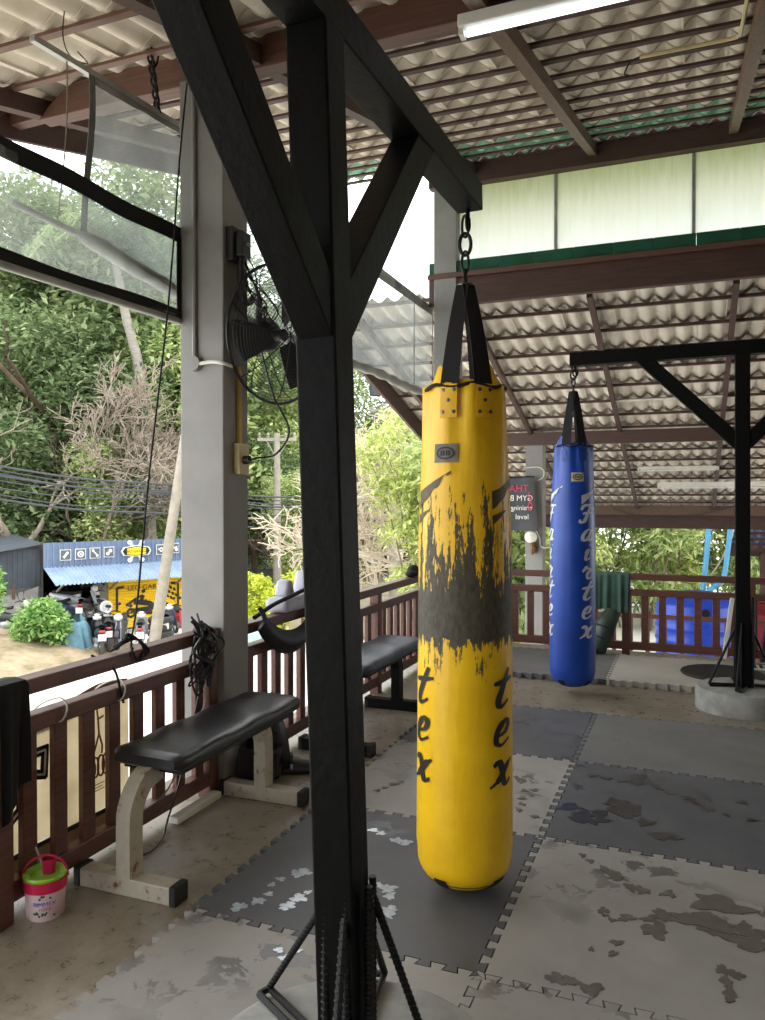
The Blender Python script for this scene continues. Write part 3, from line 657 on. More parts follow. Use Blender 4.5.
def punching_bag(name, label, x, y, ang, rad, zb, ztop, ring_z, hook_z, body, patchm, inkm, thetas, lab_theta, labm, seed):
    root = thing(name, label, 'punching bag', (x, y, 0), 0, 'hanging punching bags')
    H = ztop - zb; NS = 64
    def rprof(z):
        t = (z - zb) / H
        if z < zb + rad * .75:
            k = (z - zb) / (rad * .75); return rad * (1 - (1 - min(1, k)) ** 2.6) ** .5
        if t > .70: return rad * (.985 - .145 * ((t - .70) / .30) ** 1.1)
        return rad * (1.03 - .045 * t / .7)
    zs = [zb + rad * .75 * (1 - math.cos(PI / 2 * k / 12)) ** 1.0 for k in range(13)] + [zb + rad * .75 + (ztop - zb - rad * .75) * k / 44 for k in range(1, 45)]
    prof = [(rprof(z), z) for z in zs]
    mb = MB(); vs = []; rnd = random.Random(seed); ph = [rnd.random() * 6 for _ in range(6)]
    for z in zs:
        t = (z - zb) / H; r0 = max(.004, rprof(z)); amp = max(0, (t - .78) / .22) ** 1.5
        for k in range(NS):
            a = 2 * PI * k / NS
            pl = 1 + amp * (.055 * math.sin(8 * a + ph[0]) + .03 * math.sin(13 * a + ph[1])) + .004 * math.sin(3 * a + ph[2] + 6 * t) + .003 * math.sin(5 * a + ph[3] - 9 * t)
            vs.append(Vector((x + r0 * pl * math.cos(a), y + r0 * pl * math.sin(a), z)))
    n = len(zs); fs = [(i * NS + k, i * NS + (k + 1) % NS, (i + 1) * NS + (k + 1) % NS, (i + 1) * NS + k) for i in range(n - 1) for k in range(NS)]; fs.append(tuple(range(NS))[::-1])
    # gathered rim: four points rise towards the straps, the top is closed a little lower
    top0 = len(vs) - NS
    for k in range(NS):
        a = 2 * PI * k / NS; p = vs[top0 + k]; rr = rprof(ztop)
        vs.append(Vector((x + rr * .86 * math.cos(a), y + rr * .86 * math.sin(a), ztop + .018 + .055 * max(0, math.cos(4 * (a - ang) + PI)) ** 2)))
    for k in range(NS):
        a = 2 * PI * k / NS; rr = rprof(ztop); vs.append(Vector((x + rr * .5 * math.cos(a), y + rr * .5 * math.sin(a), ztop - .03)))
    for i in (n - 1, n): fs += [(i * NS + k, i * NS + (k + 1) % NS, (i + 1) * NS + (k + 1) % NS, (i + 1) * NS + k) for k in range(NS)]
    fs.append(tuple((n + 1) * NS + k for k in range(NS)))
    mb.add(vs, fs); mb.build('bag_body', body, root, smooth=True, angle=70)
    def cyl(th, off=.003):
        def f(u, v, z=None):
            zz = v; r_ = rprof(max(zb + .02, min(ztop, zz))) + off; a = ang + th + u / rad
            return Vector((x + r_ * math.cos(a), y + r_ * math.sin(a), zz))
        return f
    for th in thetas:
        f = cyl(th); lt = MB()
        for k, ch in enumerate('Fairtex'):
            if body == 'yellow_bag' and k < 4: continue   # worn away in the scuffed band
            zc = 1.30 - .137 * k; strokes(lt, ch, lambda u, v: f(u, zc + v), .125 if ch in 'Ft' else .115, .085)
        lt.build('lettering', inkm, root)
        wg = MB(); nW = 14; tv = []; bv = []
        for k in range(nW + 1):
            u = -.045 + .165 * k / nW; tp_ = 1.435 + .07 * (k / nW) ** 1.25; bt_ = 1.372 + (.133 - .012 * math.sin(k * 1.5)) * (k / nW) ** 1.15
            tv.append(f(u, tp_)); bv.append(f(u, min(bt_, tp_)))
        wg.add(tv + bv, [(k, k + 1, nW + 2 + k, nW + 1 + k) for k in range(nW)])
        tv = []; bv = []
        for k in range(9 if body == 'yellow_bag' else 0):
            u = -.045 + .07 * k / 8; tv.append(f(u, 1.352 + .02 * k / 8)); bv.append(f(u, 1.318 + .05 * (k / 8)))
        if tv: wg.add(tv + bv, [(k, k + 1, 10 + k, 9 + k) for k in range(8)])
        wg.build('wing_emblem', inkm if inkm != 'bag_paint' else 'bag_paint_worn', root)
    # small woven label
    f = cyl(lab_theta, .003); mb = MB(); mb.grid(lambda u, v: f((u - .5) * .096, 1.565 + (v - .5) * .064), 8, 1); lb = mb.build('label_patch', labm, root)
    f2 = cyl(lab_theta, .0045); mb = MB(); ov = [(.038 * math.cos(2 * PI * k / 24), .022 * math.sin(2 * PI * k / 24)) for k in range(24)]
    ring = [f2(p[0], 1.565 + p[1]) for p in ov] + [f2(p[0] * .8, 1.565 + p[1] * .72) for p in ov]
    mb.add(ring, [(k, (k + 1) % 24, 24 + (k + 1) % 24, 24 + k) for k in range(24)])
    for u in (-.016, -.006, .006, .016): mb.grid(lambda a, b: f2(u - .0035 + .007 * a, 1.565 - .009 + .018 * b), 1, 1)
    mb.build('emblem', 'ink_black', lb)
    # strap patches with rivets, straps, ring and chain
    rv = MB()
    for q_ in range(4):
        th = (R(-17), R(32), R(163), R(212))[q_]; tt = ang + th - R(5)
        g = cyl(th - R(5), .004); mb = MB(); mb.sheet(lambda u, v: g((u - .5) * .07, ztop - .115 + .115 * v), 6, 4, .003)
        pa = mb.build('strap_patch', patchm, root, smooth=True)
        g2 = cyl(th - R(5), .008); mb = MB()
        for (u, v) in ((-.022, -.02), (.022, -.02), (0, -.055), (-.022, -.095), (.022, -.095)):
            p = g2(u, ztop + v); nn = (p - Vector((x, y, p.z))).normalized(); mb.lathe([(.002, 0), (.007, .0), (.006, .004), (.002, .005)], p - nn * .002, 10, axis=nn)
        mb.build('rivets', 'steel', pa, smooth=True)
        r0 = rprof(ztop) * 1.0; w_ = .034
        c = Vector((math.cos(tt), math.sin(tt), 0)); s_ = Vector((-c.y, c.x, 0)); o = Vector((x, y, 0))
        def strap(u, v):
            t = v; rr = r0 * .98 * (1 - t) + .022 * t; z = (ztop - .01) * (1 - t) + ring_z * t
            return o + c * (rr + .01 * math.sin(PI * t)) + s_ * ((u - .5) * 2 * w_ * (1 - .3 * t)) + Vector((0, 0, z))
        MB().sheet(strap, 2, 10, .004).build('strap', 'webbing', root, smooth=True)
    rr = rprof(ztop) * 1.02; MB().tube([(x + rr * math.cos(2 * PI * k / 40), y + rr * math.sin(2 * PI * k / 40), ztop - .004 + .006 * math.sin(k)) for k in range(40)], .007, 6, True).build('rim_cord', 'webbing', root, smooth=True)
    mb = MB(); mb.tube(catmull([(x + .026 * math.cos(2 * PI * k / 10), y + .026 * math.sin(2 * PI * k / 10), ring_z + .004) for k in range(10)], 3, True), .005, 8, True)
    mb.build('strap_ring', 'steel', root, smooth=True)
    # chain links up to the hook
    z = ring_z - .01; k = 0; L = (hook_z - z) / 4.0
    for k in range(4):
        big = (k == 2); hw = .02 if big else .012; zc = z + L * (k + .5); hl = L * .5 + .007
        ax = Vector((1, 0, 0)) if k % 2 else Vector((0, 1, 0))
        if big: ax = Vector((math.cos(ang + PI / 2), math.sin(ang + PI / 2), 0))
        pts = [Vector((x, y, zc)) + ax * hw * math.cos(t_) + Vector((0, 0, hl * math.sin(t_) * (1 if abs(math.sin(t_)) < .9 else 1))) for t_ in [2 * PI * j / 20 for j in range(20)]]
        MB().tube(pts, .0065 if big else .005, 8, True).build('carabiner' if big else 'chain_link', 'chain_steel', root, smooth=True)
    # bottom seam tapes
    for th in (-.55, .85, 2.4, 3.9):
        g = cyl(th, .003); mb = MB(); mb.sheet(lambda u, v: g((u - .5) * .05, zb + .03 + .04 * v), 4, 5, .002); mb.build('bottom_tape', 'webbing', root, smooth=True)
    mb = MB(); zt = zb + .05; mb.tube([(x + (rprof(zt) + .001) * math.cos(2 * PI * k / 48), y + (rprof(zt) + .001) * math.sin(2 * PI * k / 48), zt) for k in range(48)], .002, 5, True); mb.build('bottom_seam', 'bag_paint_worn' if body == 'yellow_bag' else 'blue_vinyl_dark', root)
    return root
punching_bag('punching_bag', 'worn yellow punching bag hanging from the near stand', -.182, .50, R(-74.7), .168, .03, 1.80, 2.165, 2.41, 'yellow_bag', 'yellow_vinyl', 'bag_paint', (R(50), R(-58), R(140), R(-140)), R(-25), 'patch_grey', 5)
punching_bag('punching_bag', 'blue punching bag with white lettering hanging from the far stand', -.225, 3.555, R(-82), .160, .05, 1.79, 2.18, 2.385, 'blue_vinyl', 'blue_vinyl', 'bag_white', (R(38), R(-72), R(140), R(-150)), R(12), 'patch_cream', 9)

# ---------------------------------------------------------------- benches
def weight_bench(label, cx, y0, y1, frame_m, pad_m):
    root = thing('weight_bench', label, 'bench', (cx, (y0 + y1) / 2, 0), 0, 'flat weight benches')
    mb = MB(); nu, nv = 24, 10; ya, yb = y0 + .13, y1 + .05; hw = .16
    def pad(u, v):
        a = 2 * PI * u; ca, sa = math.cos(a), math.sin(a); e = .32
        px = hw * (abs(ca) ** e) * (1 if ca >= 0 else -1); pz = .034 * (abs(sa) ** .55) * (1 if sa >= 0 else -1)
        t = min(v, 1 - v) / .06; k = 1 if t >= 1 else (1 - (1 - t) ** 2) ** .5 * .35 + .65 * (1 if t > 0.02 else .0)
        yy = ya + (yb - ya) * v; pz += .004 * math.sin(yy * 19 + px * 6) * (pz > 0)
        return Vector((cx + px * max(.02, (.93 + .07 * min(1, t))) * (1 if v not in (0, 1) else .9), yy, .445 + pz * (k if v not in (0, 1) else .5)))
    mb.grid(pad, 40, 40)
    for v in (0, 1): mb.add([pad(i / 40, v) for i in range(40)], [tuple(range(40))])
    mb.build('pad', pad_m, root, smooth=True, angle=70)
    MB().bb((cx - .13, ya + .05, .395), (cx + .13, yb - .05, .413)).build('pad_board', 'rubber', root)
    for yy, s in ((y0 + .10, 1), (y1 - .10, -1)):
        f = yy - s * .05
        ft = MB().bb((cx - .20, f - .035, 0), (cx + .20, f + .035, .065)).build('foot', frame_m, root, bevel=.006)
        for q_ in (-1, 1): MB().bb((cx + q_ * .195, f - .039, 0), (cx + q_ * .224, f + .039, .07)).build('foot_cap', 'rubber', ft, bevel=.006)
        pts = [(cx, f, .06), (cx, f, .26), (cx, f + s * .012, .31), (cx, f + s * .04, .355), (cx, f + s * .08, .385), (cx, f + s * .15, .398)]
        c = catmull(pts, 5); mb = MB()
        vs = []; n = len(c)
        for i, p in enumerate(c):
            d = (c[min(i + 1, n - 1)] - c[max(i - 1, 0)]).normalized(); q1 = Vector((1, 0, 0)); q2 = d.cross(q1)
            vs += [p + q1 * a * .03 + q2 * b * .036 for a, b in ((-1, -1), (1, -1), (1, 1), (-1, 1))]
        mb.add(vs, [(i * 4 + k, i * 4 + (k + 1) % 4, i * 4 + 4 + (k + 1) % 4, i * 4 + 4 + k) for i in range(n - 1) for k in range(4)] + [(3, 2, 1, 0), tuple((n - 1) * 4 + k for k in range(4))])
        mb.build('upright', frame_m, root, smooth=True, angle=50)
    return root
weight_bench('near flat bench with black pad on rusty cream legs', -1.295, .0, 1.04, 'rusty_cream', 'bench_leather')
weight_bench('far flat bench with greyish pad on black legs along the railing', -1.26, 1.68, 2.74, 'black_steel', 'bench_leather_worn')

# ---------------------------------------------------------------- bucket
bx, by = -1.555, -.115
bx, by = -1.462, -.175
root = thing('bucket', 'small clear bucket with pink rim and lime lid on the floor', 'bucket', (bx, by, 0))
MB().lathe([(.02, 0), (.056, 0), (.060, .006), (.066, .10), (.060, .10), (.055, .012), (.02, .01)], (bx, by, 0), 36).build('body', 'bucket_body', root, smooth=True)
MB().lathe([(.066, .095), (.070, .097), (.071, .13), (.067, .132), (.064, .128), (.062, .096)], (bx, by, 0), 36).build('rim', 'pink_plastic', root, smooth=True)
MB().lathe([(.02, .136), (.045, .136), (.05, .142), (.069, .147), (.071, .14), (.066, .13), (.02, .13)], (bx, by, 0), 36).build('lid', 'lime_plastic', root, smooth=True)
hd = R(35)
MB().tube(catmull([(bx + .072 * math.cos(t) * math.cos(hd), by + .072 * math.cos(t) * math.sin(hd), .125 + .075 * math.sin(t)) for t in [PI * k / 10 for k in range(11)]], 3), .004, 8).build('handle', 'pink_plastic', root, smooth=True)
a0 = math.atan2(CAM.y - by, CAM.x - bx)
def bk(u, v, off=.0015): r_ = .060 + .006 * (v / .10) + off; return Vector((bx + r_ * math.cos(a0 + u / .063), by + r_ * math.sin(a0 + u / .063), v))
mb = MB(); vs, fs = text_verts('RIMMEX', .020); mb.add([bk(v.x - .004, .062 + v.y) for v in vs], fs); mb.build('lettering', 'tank_blue', root)
mb = MB(); vs, fs = text_verts('HERB', .016); mb.add([bk(v.x - .002, .045 + v.y) for v in vs], fs); mb.build('lettering', 'ink_red', root)
mb = MB()
for k in range(14):
    rnd = random.Random(k + 5); u, v = rnd.uniform(-.045, .03), rnd.choice((rnd.uniform(.02, .036), rnd.uniform(.074, .09))); mb.add([bk(u + .005 * math.cos(t) * rnd.uniform(.6, 1), v + .004 * math.sin(t)) for t in [2 * PI * j / 8 for j in range(8)]], [tuple(range(8))])
mb.build('printed_leaves', 'green_trim', root)
o = MB().tube([(bx - .012, by + .01, .138), (bx - .034, by - .008, .225)], .003, 8).build('straw', 'white_plastic', smooth=True); tag(o, 'thin white straw sticking up from the bucket lid', 'straw')
mb = MB().lathe([(.014, .0), (.02, .002), (.024, .05), (.022, .05), (.018, .004)], (bx + .005, by + .012, .137), 20); o = mb.build('cup', 'pink_plastic', smooth=True); tag(o, 'small pink cup standing on the bucket lid', 'cup')

# ---------------------------------------------------------------- cloths draped on rails
def drape(name, label, cat, along, fixed, a, b, ztop, zlow_front, zlow_back, m, seed, half=.045, fold=.012):
    rnd = random.Random(seed); ph = [rnd.random() * 6 for _ in range(4)]
    def f(u, v):
        t = a + (b - a) * u; s = v * 2 - 1
        lf = zlow_front(u) if callable(zlow_front) else zlow_front; lb = zlow_back(u) if callable(zlow_back) else zlow_back
        w_ = fold * (math.sin(u * 17 + ph[0]) + .6 * math.sin(u * 31 + ph[1])) * min(1, abs(s) * 1.6)
        if abs(s) < .16: off = s / .16 * half; z = ztop + .006 * (1 - abs(s) / .16)
        else:
            k = (abs(s) - .16) / .84; off = math.copysign(half + .01, s) + w_; z = ztop - k * (ztop - (lf if s > 0 else lb))
            t += .01 * math.sin(u * 9 + ph[2]) * k
        return Vector((t, fixed - off, z)) if along == 'x' else Vector((fixed + off, t, z))
    o = MB().sheet(f, 40, 40, .004).build(name, m, smooth=True); return tag(o, label, cat)
drape('towel', 'dark green towel hanging over the back railing by blue bag', 'towel', 'x', 5.15, -.235, .055, .745, lambda u: .40 + .015 * math.sin(u * 5), .5, 'green_cloth', 3)
drape('shirt', 'black garment hanging over the end of the near railing', 'clothing', 'y', -1.56, -.46, -.205, .80, lambda u: .30 + .16 * max(0, u - .45) / .55, .5, 'black_cloth', 7, .05, .016)

# shin guard, leaning pads, sandals
def shin_guard(label, base, top, r, m, nrm):
    base = Vector(base); top = Vector(top); d = (top - base); L = d.length; d.normalize(); n = Vector(nrm); n = (n - d * n.dot(d)).normalized(); s_ = d.cross(n)
    root = thing('shin_guard', label, 'shin guard', tuple(base))
    def f(u, v):
        a = (u - .5) * 2.5; t = v
        rr = r * (.62 + .55 * math.sin(PI * min(1, .15 + t * .72)) - .1 * t)
        return base + d * (L * t) + s_ * (rr * math.sin(a)) + n * (rr * (math.cos(a)) - r * .5 + .05 * math.sin(PI * t * .9))
    MB().sheet(f, 16, 20, .022).build('shell', m, root, smooth=True, angle=70)
    def g(u, v):
        a = (u - .5) * 2.2; rr = r * .95
        p = base - d * 0 + s_ * (rr * .62 * math.sin(a)) + n * (.035 + rr * .35 * math.cos(a) + .075 * v) ; p.z = base.z + .018 + .05 * (1 - v) ; return p
    MB().sheet(g, 10, 8, .018).build('instep_pad', m, root, smooth=True)
    for t in (.35, .7):
        MB().tube(catmull([base + d * (L * t) + s_ * (r * .95 * math.cos(a)) - n * (r * .55 * math.sin(a)) for a in [PI * k / 6 for k in range(7)]], 3), .009, 6).build('strap', 'webbing', root, smooth=True)
    for t in (.3, .55):
        def h(u, v): a = (u - .5) * 1.2; rr = r * (.62 + .55 * math.sin(PI * min(1, .15 + (t + v * .03) * .72)) - .1 * t) + .026; return base + d * (L * (t + v * .03)) + s_ * (rr * math.sin(a)) + n * (rr * math.cos(a) - r * .5 + .05 * math.sin(PI * t * .9))
        MB().sheet(h, 8, 1, .004).build('stitched_band', 'webbing', root, smooth=True)
    return root
shin_guard('olive green shin guard leaning on the back railing beside towel', (-.215, 4.93, .045), (-.075, 5.06, .40), .075, 'olive_leather', (-.3, -1, .2))
shin_guard('black shin guard leaning on the railing behind the near bench', (-1.425, 1.31, .01), (-1.49, 1.27, .40), .085, 'black_plastic', (.45, -.9, .1))
o = MB().sheet(lambda u, v: Vector((-1.47 + .10 * math.sin(PI * u) + .03 * v, 1.02 + .30 * u + .0, .15 + .07 * (v - .5) * 2 - .05 * math.sin(PI * u))), 16, 6, .03).build('kick_pad', 'black_plastic', smooth=True)
tag(o, 'curved black pad slung low on railing behind near bench', 'pad')
def sandal(label, px, py, ang, m):
    c = at(px, py, z=0); rt = Matrix.Rotation(ang, 4, 'Z'); T = Matrix.Translation((c.x, c.y, 0)) @ rt
    root = thing('sandal', label, 'sandal', (c.x, c.y, 0), 0, 'black slide sandals')
    out = [(.045 * math.sin(2 * PI * k / 24) * (1 + .18 * math.cos(2 * PI * k / 24)), .135 * math.cos(2 * PI * k / 24)) for k in range(24)][::-1]
    MB(T).prism(out, (0, 0, .001), (1, 0, 0), (0, 1, 0), .026).build('sole', m, root, bevel=.006)
    MB(T).sheet(lambda u, v: Vector((.054 * math.cos(PI * u), .01 + .085 * v, .018 + .052 * math.sin(PI * u) * (1 - .25 * v))), 14, 6, .006).build('strap', m, root, smooth=True)
sandal('black slide sandal on the floor nearest the far bench leg', 291, 772, R(-62), 'black_plastic')
sandal('black slide sandal half hidden behind its pair by the railing', 275, 764, R(-60), 'black_plastic')

# grey pads and a looped belt on the left rail behind the post
root = thing('head_guard', 'light grey padded guard resting on the railing beside near post', 'head guard', (-1.56, 1.83, .775))
mb = MB(); mb.bb((-1.635, 1.58, .777), (-1.485, 2.05, .862)); mb.build('padded_base', 'grey_pad', root, bevel=.032, bseg=4, smooth=True)
for (yy, h_, w_) in ((1.70, .10, .11), (1.93, .13, .13)):
    mb = MB(); mb.prism([(-w_ / 2, 0), (w_ / 2, 0), (w_ * .22, h_), (-w_ * .22, h_)], (-1.615, yy, .855), (0, 1, 0), (0, 0, 1), .09); mb.build('crest', 'grey_pad', root, bevel=.024, bseg=4, smooth=True)
o = MB().sheet(lambda u, v: Vector((-1.48 + .03 * math.sin(PI * v), 1.25 + .78 * u, .80 + .13 * u - .0 - .235 * math.sin(PI * u * .95) ** .8 * 1 + (v - .5) * .10)), 26, 6, .022).build('kick_pad', 'black_plastic', smooth=True)
tag(o, 'curved black strap pad looped around the railing under grey guard', 'pad')
o = MB().tube(catmull([(-1.51, 1.27, .80), (-1.50, 1.45, .845), (-1.485, 1.65, .875), (-1.48, 1.88, .91), (-1.50, 2.05, .95)], 6), .012, 8).build('belt', 'webbing', smooth=True)
tag(o, 'black belt lying across the grey padded guard', 'belt')

o = MB().ball((-1.555, 3.86, .815), (.05, .075, .055), 16, 10).ball((-1.55, 3.80, .80), (.05, .07, .03), 14, 8).build('cap', 'black_cloth', smooth=True); tag(o, 'small black cap left on the railing beside the yellow bag', 'cap')
# ---------------------------------------------------------------- banner outside the near railing
root = thing('banner', 'beige cloth banner with black characters tied outside near railing', 'banner', (-1.66, .2, .05))
xb = -1.655
def bz(y): return 0
MB().sheet(lambda u, v: Vector((xb + .006 * math.sin(u * 20), -.55 + 1.02 * u, .145 + .43 * v + .02 * math.sin(u * 9) * v)), 30, 8, .003).build('cloth', 'banner_cloth', root, smooth=True)
MB().sheet(lambda u, v: Vector((xb - .004 + .006 * math.sin(u * 20), -.55 + 1.02 * u, .565 + .075 * v + .02 * math.sin(u * 9))), 30, 3, .003).build('top_band', 'banner_band', root, smooth=True)
MB().sheet(lambda u, v: Vector((xb - .004 + .006 * math.sin(u * 20), -.55 + 1.02 * u, .065 + .075 * v)), 30, 3, .003).build('bottom_band', 'banner_band', root, smooth=True)
MB().tube([(xb + .012, -.55, .142), (xb + .012, .47, .142)], .009, 6).build('bottom_batten', 'webbing', root)
xi = xb + .014
def glyph(parts, y0, z0, m, w_, name='lettering', d=0):
    mb = MB()
    for st in parts:
        pts = [Vector((xi + d, y0 + p[0], z0 + p[1])) for p in st]
        for a, b in zip(pts[:-1], pts[1:]): mb.bar(a, b, .003, w_, up=(0, 1, .001) if abs((b - a).normalized().y) < .9 else (0, 0, 1), ext=w_ * .4) if False else mb.bar(a, b, w_, .003, up=(1, 0, 0), ext=w_ * .42)
    mb.build(name, m, root)
G1 = [[(0, .24), (.06, .245), (.055, .06), (.02, .04)], [(.0, .12), (.02, .17), (.015, .06), (-.03, .03)], [(.085, .24), (.13, .24), (.125, .15), (.09, .16)]]
G0 = [[(-.08, .0), (-.02, .02), (-.02, .09), (-.07, .12), (-.07, .22), (-.02, .24)], [(-.1, .06), (-.1, .2)]]
glyph(G1, -.125, .245, 'ink_black', .036); glyph(G1, -.125, .245, 'ink_white', .008, 'letter_outline', .002)
glyph(G0, -.16, .19, 'ink_black', .04); glyph(G0, -.16, .19, 'ink_white', .008, 'letter_outline', .002)
glyph(G1, -.42, .2, 'ink_black', .036)
# drawn figure on a bicycle
fg = [[(.0, .36), (.008, .30), (.012, .25), (-.012, .19), (-.03, .17)], [(.008, .31), (.035, .315)], [(.012, .25), (.03, .2), (.028, .17)]]
glyph(fg, .275, .215, 'ink_brown', .007, 'drawing')
mb = MB()
for (cy, cz, ry, rz_) in ((.245, .33, .018, .035), (.265, .335, .016, .04), (.295, .335, .018, .042), (.32, .335, .016, .04)):
    mb.tube([(xi + .002, cy + ry * math.cos(2 * PI * k / 24), cz + rz_ * math.sin(2 * PI * k / 24)) for k in range(24)], .004, 5, True)
mb.build('drawing', 'ink_brown', root)
mb = MB()
for zz in (.262, .25, .238): mb.bb((xi, .255, zz), (xi + .002, .255 + .06 * (1 if zz != .25 else .8), zz + .003))
mb.build('small_text', 'ink_brown', root)
for (yy) in (-.09, .22):
    o = MB().tube(catmull([(-1.60, yy + .06, .60), (-1.52, yy + .05, .615), (-1.512, yy + .07, .66), (-1.55, yy + .075, .69), (-1.63, yy + .06, .66), (-1.66, yy + .03, .61)], 5), .0035, 6).build('tie_cord', 'white_plastic', smooth=True)
    tag(o, 'pale cord tying the banner to the railing, %s' % ('nearest the black garment' if yy < 0 else 'second from the black garment'), 'cord', 'banner tie cords')

# ---------------------------------------------------------------- cables, ropes, conduits, sockets at the left pillar
def cord(name, label, pts, r, m, cat='cable', group=None, n=6):
    o = MB().tube(catmull(pts, n), r, 6).build(name, m, smooth=True); return tag(o, label, cat, group)
cord('rope', 'long black rope from the roof beam down to the near railing', [(-1.66, .93, 3.44), (-1.66, .86, 3.0), (-1.62, .72, 2.3), (-1.575, .52, 1.5), (-1.555, .42, 1.0), (-1.555, .38, .83), (-1.53, .36, .80)], .0042, 'webbing', 'rope')
mb = MB(); rnd = random.Random(4)
for k in range(4):
    mb.tube(catmull([(-1.555 + .03 * rnd.uniform(-1, 1), .27 + .03 * k, .803 + .01 * k), (-1.54, .34, .835 + .01 * k), (-1.535, .40, .83), (-1.515, .41 + .01 * k, .78), (-1.512, .37, .755), (-1.515, .34, .79), (-1.55, .37, .815)], 6), .005, 6)
tag(mb.build('rope_knot', 'webbing', smooth=True), 'black rope knot tied around the near railing top', 'rope')
mb = MB(); rnd = random.Random(11)
for k in range(12):
    y0 = .80 + rnd.uniform(-.06, .06); pts = [(-1.52, y0, .84 + rnd.uniform(-.03, .05)), (-1.485 + rnd.uniform(-.01, .02), y0 + rnd.uniform(-.03, .05), .80)]
    z = .80
    for j in range(3): z -= rnd.uniform(.05, .11); pts.append((-1.485 + rnd.uniform(-.012, .025), y0 + rnd.uniform(-.08, .10), z))
    pts += [(-1.49, y0 + rnd.uniform(-.05, .08), z + rnd.uniform(.0, .2)), (-1.50, y0, .79)]
    mb.tube(catmull(pts, 6), rnd.choice((.004, .005, .008)), 6)
mb.ball((-1.51, .80, .815), (.03, .05, .03)); mb.ball((-1.497, .80, .74), (.02, .05, .06))
tag(mb.build('cable_bundle', 'black_plastic', smooth=True), 'tangled black cable bundle hung on the railing at the pillar', 'cable')
cord('cable', 'thin black cable hanging from bundle behind the bench to floor', [(-1.50, .80, .60), (-1.50, .72, .40), (-1.49, .62, .2), (-1.47, .50, .06), (-1.44, .42, .012), (-1.42, .30, .01), (-1.45, .22, .03)], .004, 'black_plastic')
cord('cable', 'thin grey cable along the bottom rail behind the bench', [(-1.505, .85, .5), (-1.505, .70, .32), (-1.505, .55, .17), (-1.50, .40, .14), (-1.50, .25, .15)], .003, 'steel')
o = MB().bar((-1.50, .58, .02), (-1.49, .90, .028), .05, .03).build('power_strip', 'white_plastic', bevel=.006); tag(o, 'pale power strip on the floor under the railing by pillar', 'power strip')
cord('strap', 'black cord across the near middle rail', [(-1.60, .20, .80), (-1.525, .235, .75), (-1.52, .27, .66), (-1.52, .29, .60)], .005, 'webbing', 'cord')
o = MB().tube([(-1.655, .965, 3.42), (-1.655, .965, 2.06)], .011, 8).build('conduit_pipe', 'pillar_paint', smooth=True); tag(o, 'grey conduit pipe running down the near pillar face', 'conduit')
o = MB().lathe([(.004, -.01), (.036, -.01), (.038, 0), (.036, .028), (.004, .03)], (-1.652, .974, 2.06), 24, axis=(0, -1, 0)).build('junction_box', 'pillar_paint', smooth=True); tag(o, 'round grey junction box on the near pillar', 'junction box')
cord('conduit_pipe', 'short pale conduit bend from junction box round the pillar', [(-1.63, .955, 2.055), (-1.55, .955, 2.06), (-1.49, .965, 2.05), (-1.482, 1.04, 2.045)], .009, 'white_plastic', 'conduit')
o = MB().bb((-1.5, 1.09, 1.68), (-1.482, 1.115, 2.06)).build('conduit_pipe', 'yellow_conduit', bevel=.003); tag(o, 'yellow conduit strip above the socket on pillar side', 'conduit')
root = thing('socket_box', 'cream socket box on the side of the near pillar', 'socket', (-1.49, 1.105, 1.53))
MB().bb((-1.5, 1.06, 1.53), (-1.465, 1.15, 1.68)).build('box', 'cream_plastic', root, bevel=.005); MB().lathe([(.003, 0), (.022, 0), (.02, .03), (.003, .034)], (-1.465, 1.105, 1.60), 16, axis=(1, 0, 0)).build('plug', 'black_plastic', root, smooth=True)

# wall fan
fc = Vector(at(280, 335, Z=3.95)); fn = Vector((.95, -.28, -.12)).normalized(); fx, fy = ortho(fn)
root = thing('wall_fan', 'black industrial wall fan mounted on the near pillar', 'fan', tuple(fc))
RF = .345
def circ(r_, off, n=56): return [fc + fn * off + (fx * math.cos(2 * PI * k / n) + fy * math.sin(2 * PI * k / n)) * r_ for k in range(n)]
MB().tube(circ(RF, 0), .008, 8, True).build('guard_ring', 'black_plastic', root, smooth=True)
mb = MB()
for k in range(1, 22): mb.tube(circ(RF * k / 22, .075 * math.sqrt(max(0, 1 - (k / 22) ** 2)) , 40), .0012, 4, True)
for k in range(8):
    a = 2 * PI * k / 8; mb.tube([fc + fn * (.076 * math.sqrt(max(0, 1 - t * t))) + (fx * math.cos(a) + fy * math.sin(a)) * RF * t for t in [j / 8 for j in range(9)]], .003, 5)
mb.build('front_grille', 'black_plastic', root)
mb = MB()
for k in range(6, 22): mb.tube(circ(RF * k / 22, -.11 * math.sqrt(max(0, 1 - (k / 22) ** 2)), 40), .0012, 4, True)
for k in range(8):
    a = 2 * PI * (k + .5) / 8; mb.tube([fc - fn * (.11 * math.sqrt(max(0, 1 - t * t))) + (fx * math.cos(a) + fy * math.sin(a)) * RF * t for t in [.2 + .8 * j / 8 for j in range(9)]], .003, 5)
mb.build('rear_grille', 'black_plastic', root)
for k in range(3):
    a0_ = 2 * PI * k / 3 + 1.3
    def bl(u, v):
        r_ = .06 + .23 * u; a = a0_ + (v - .5) * (.95 - .25 * u); return fc + (fx * math.cos(a) + fy * math.sin(a)) * r_ + fn * (.035 * (v - .5))
    MB().sheet(bl, 8, 8, .003).build('blade', 'black_plastic', root, smooth=True)
MB().lathe([(.01, -.20), (.06, -.195), (.085, -.17), (.088, -.09), (.07, -.06), (.03, -.04), (.03, .03), (.004, .035)], fc, 28, axis=fn).build('motor', 'black_plastic', root, smooth=True)
bp = Vector((-1.50, 1.055, 2.63))
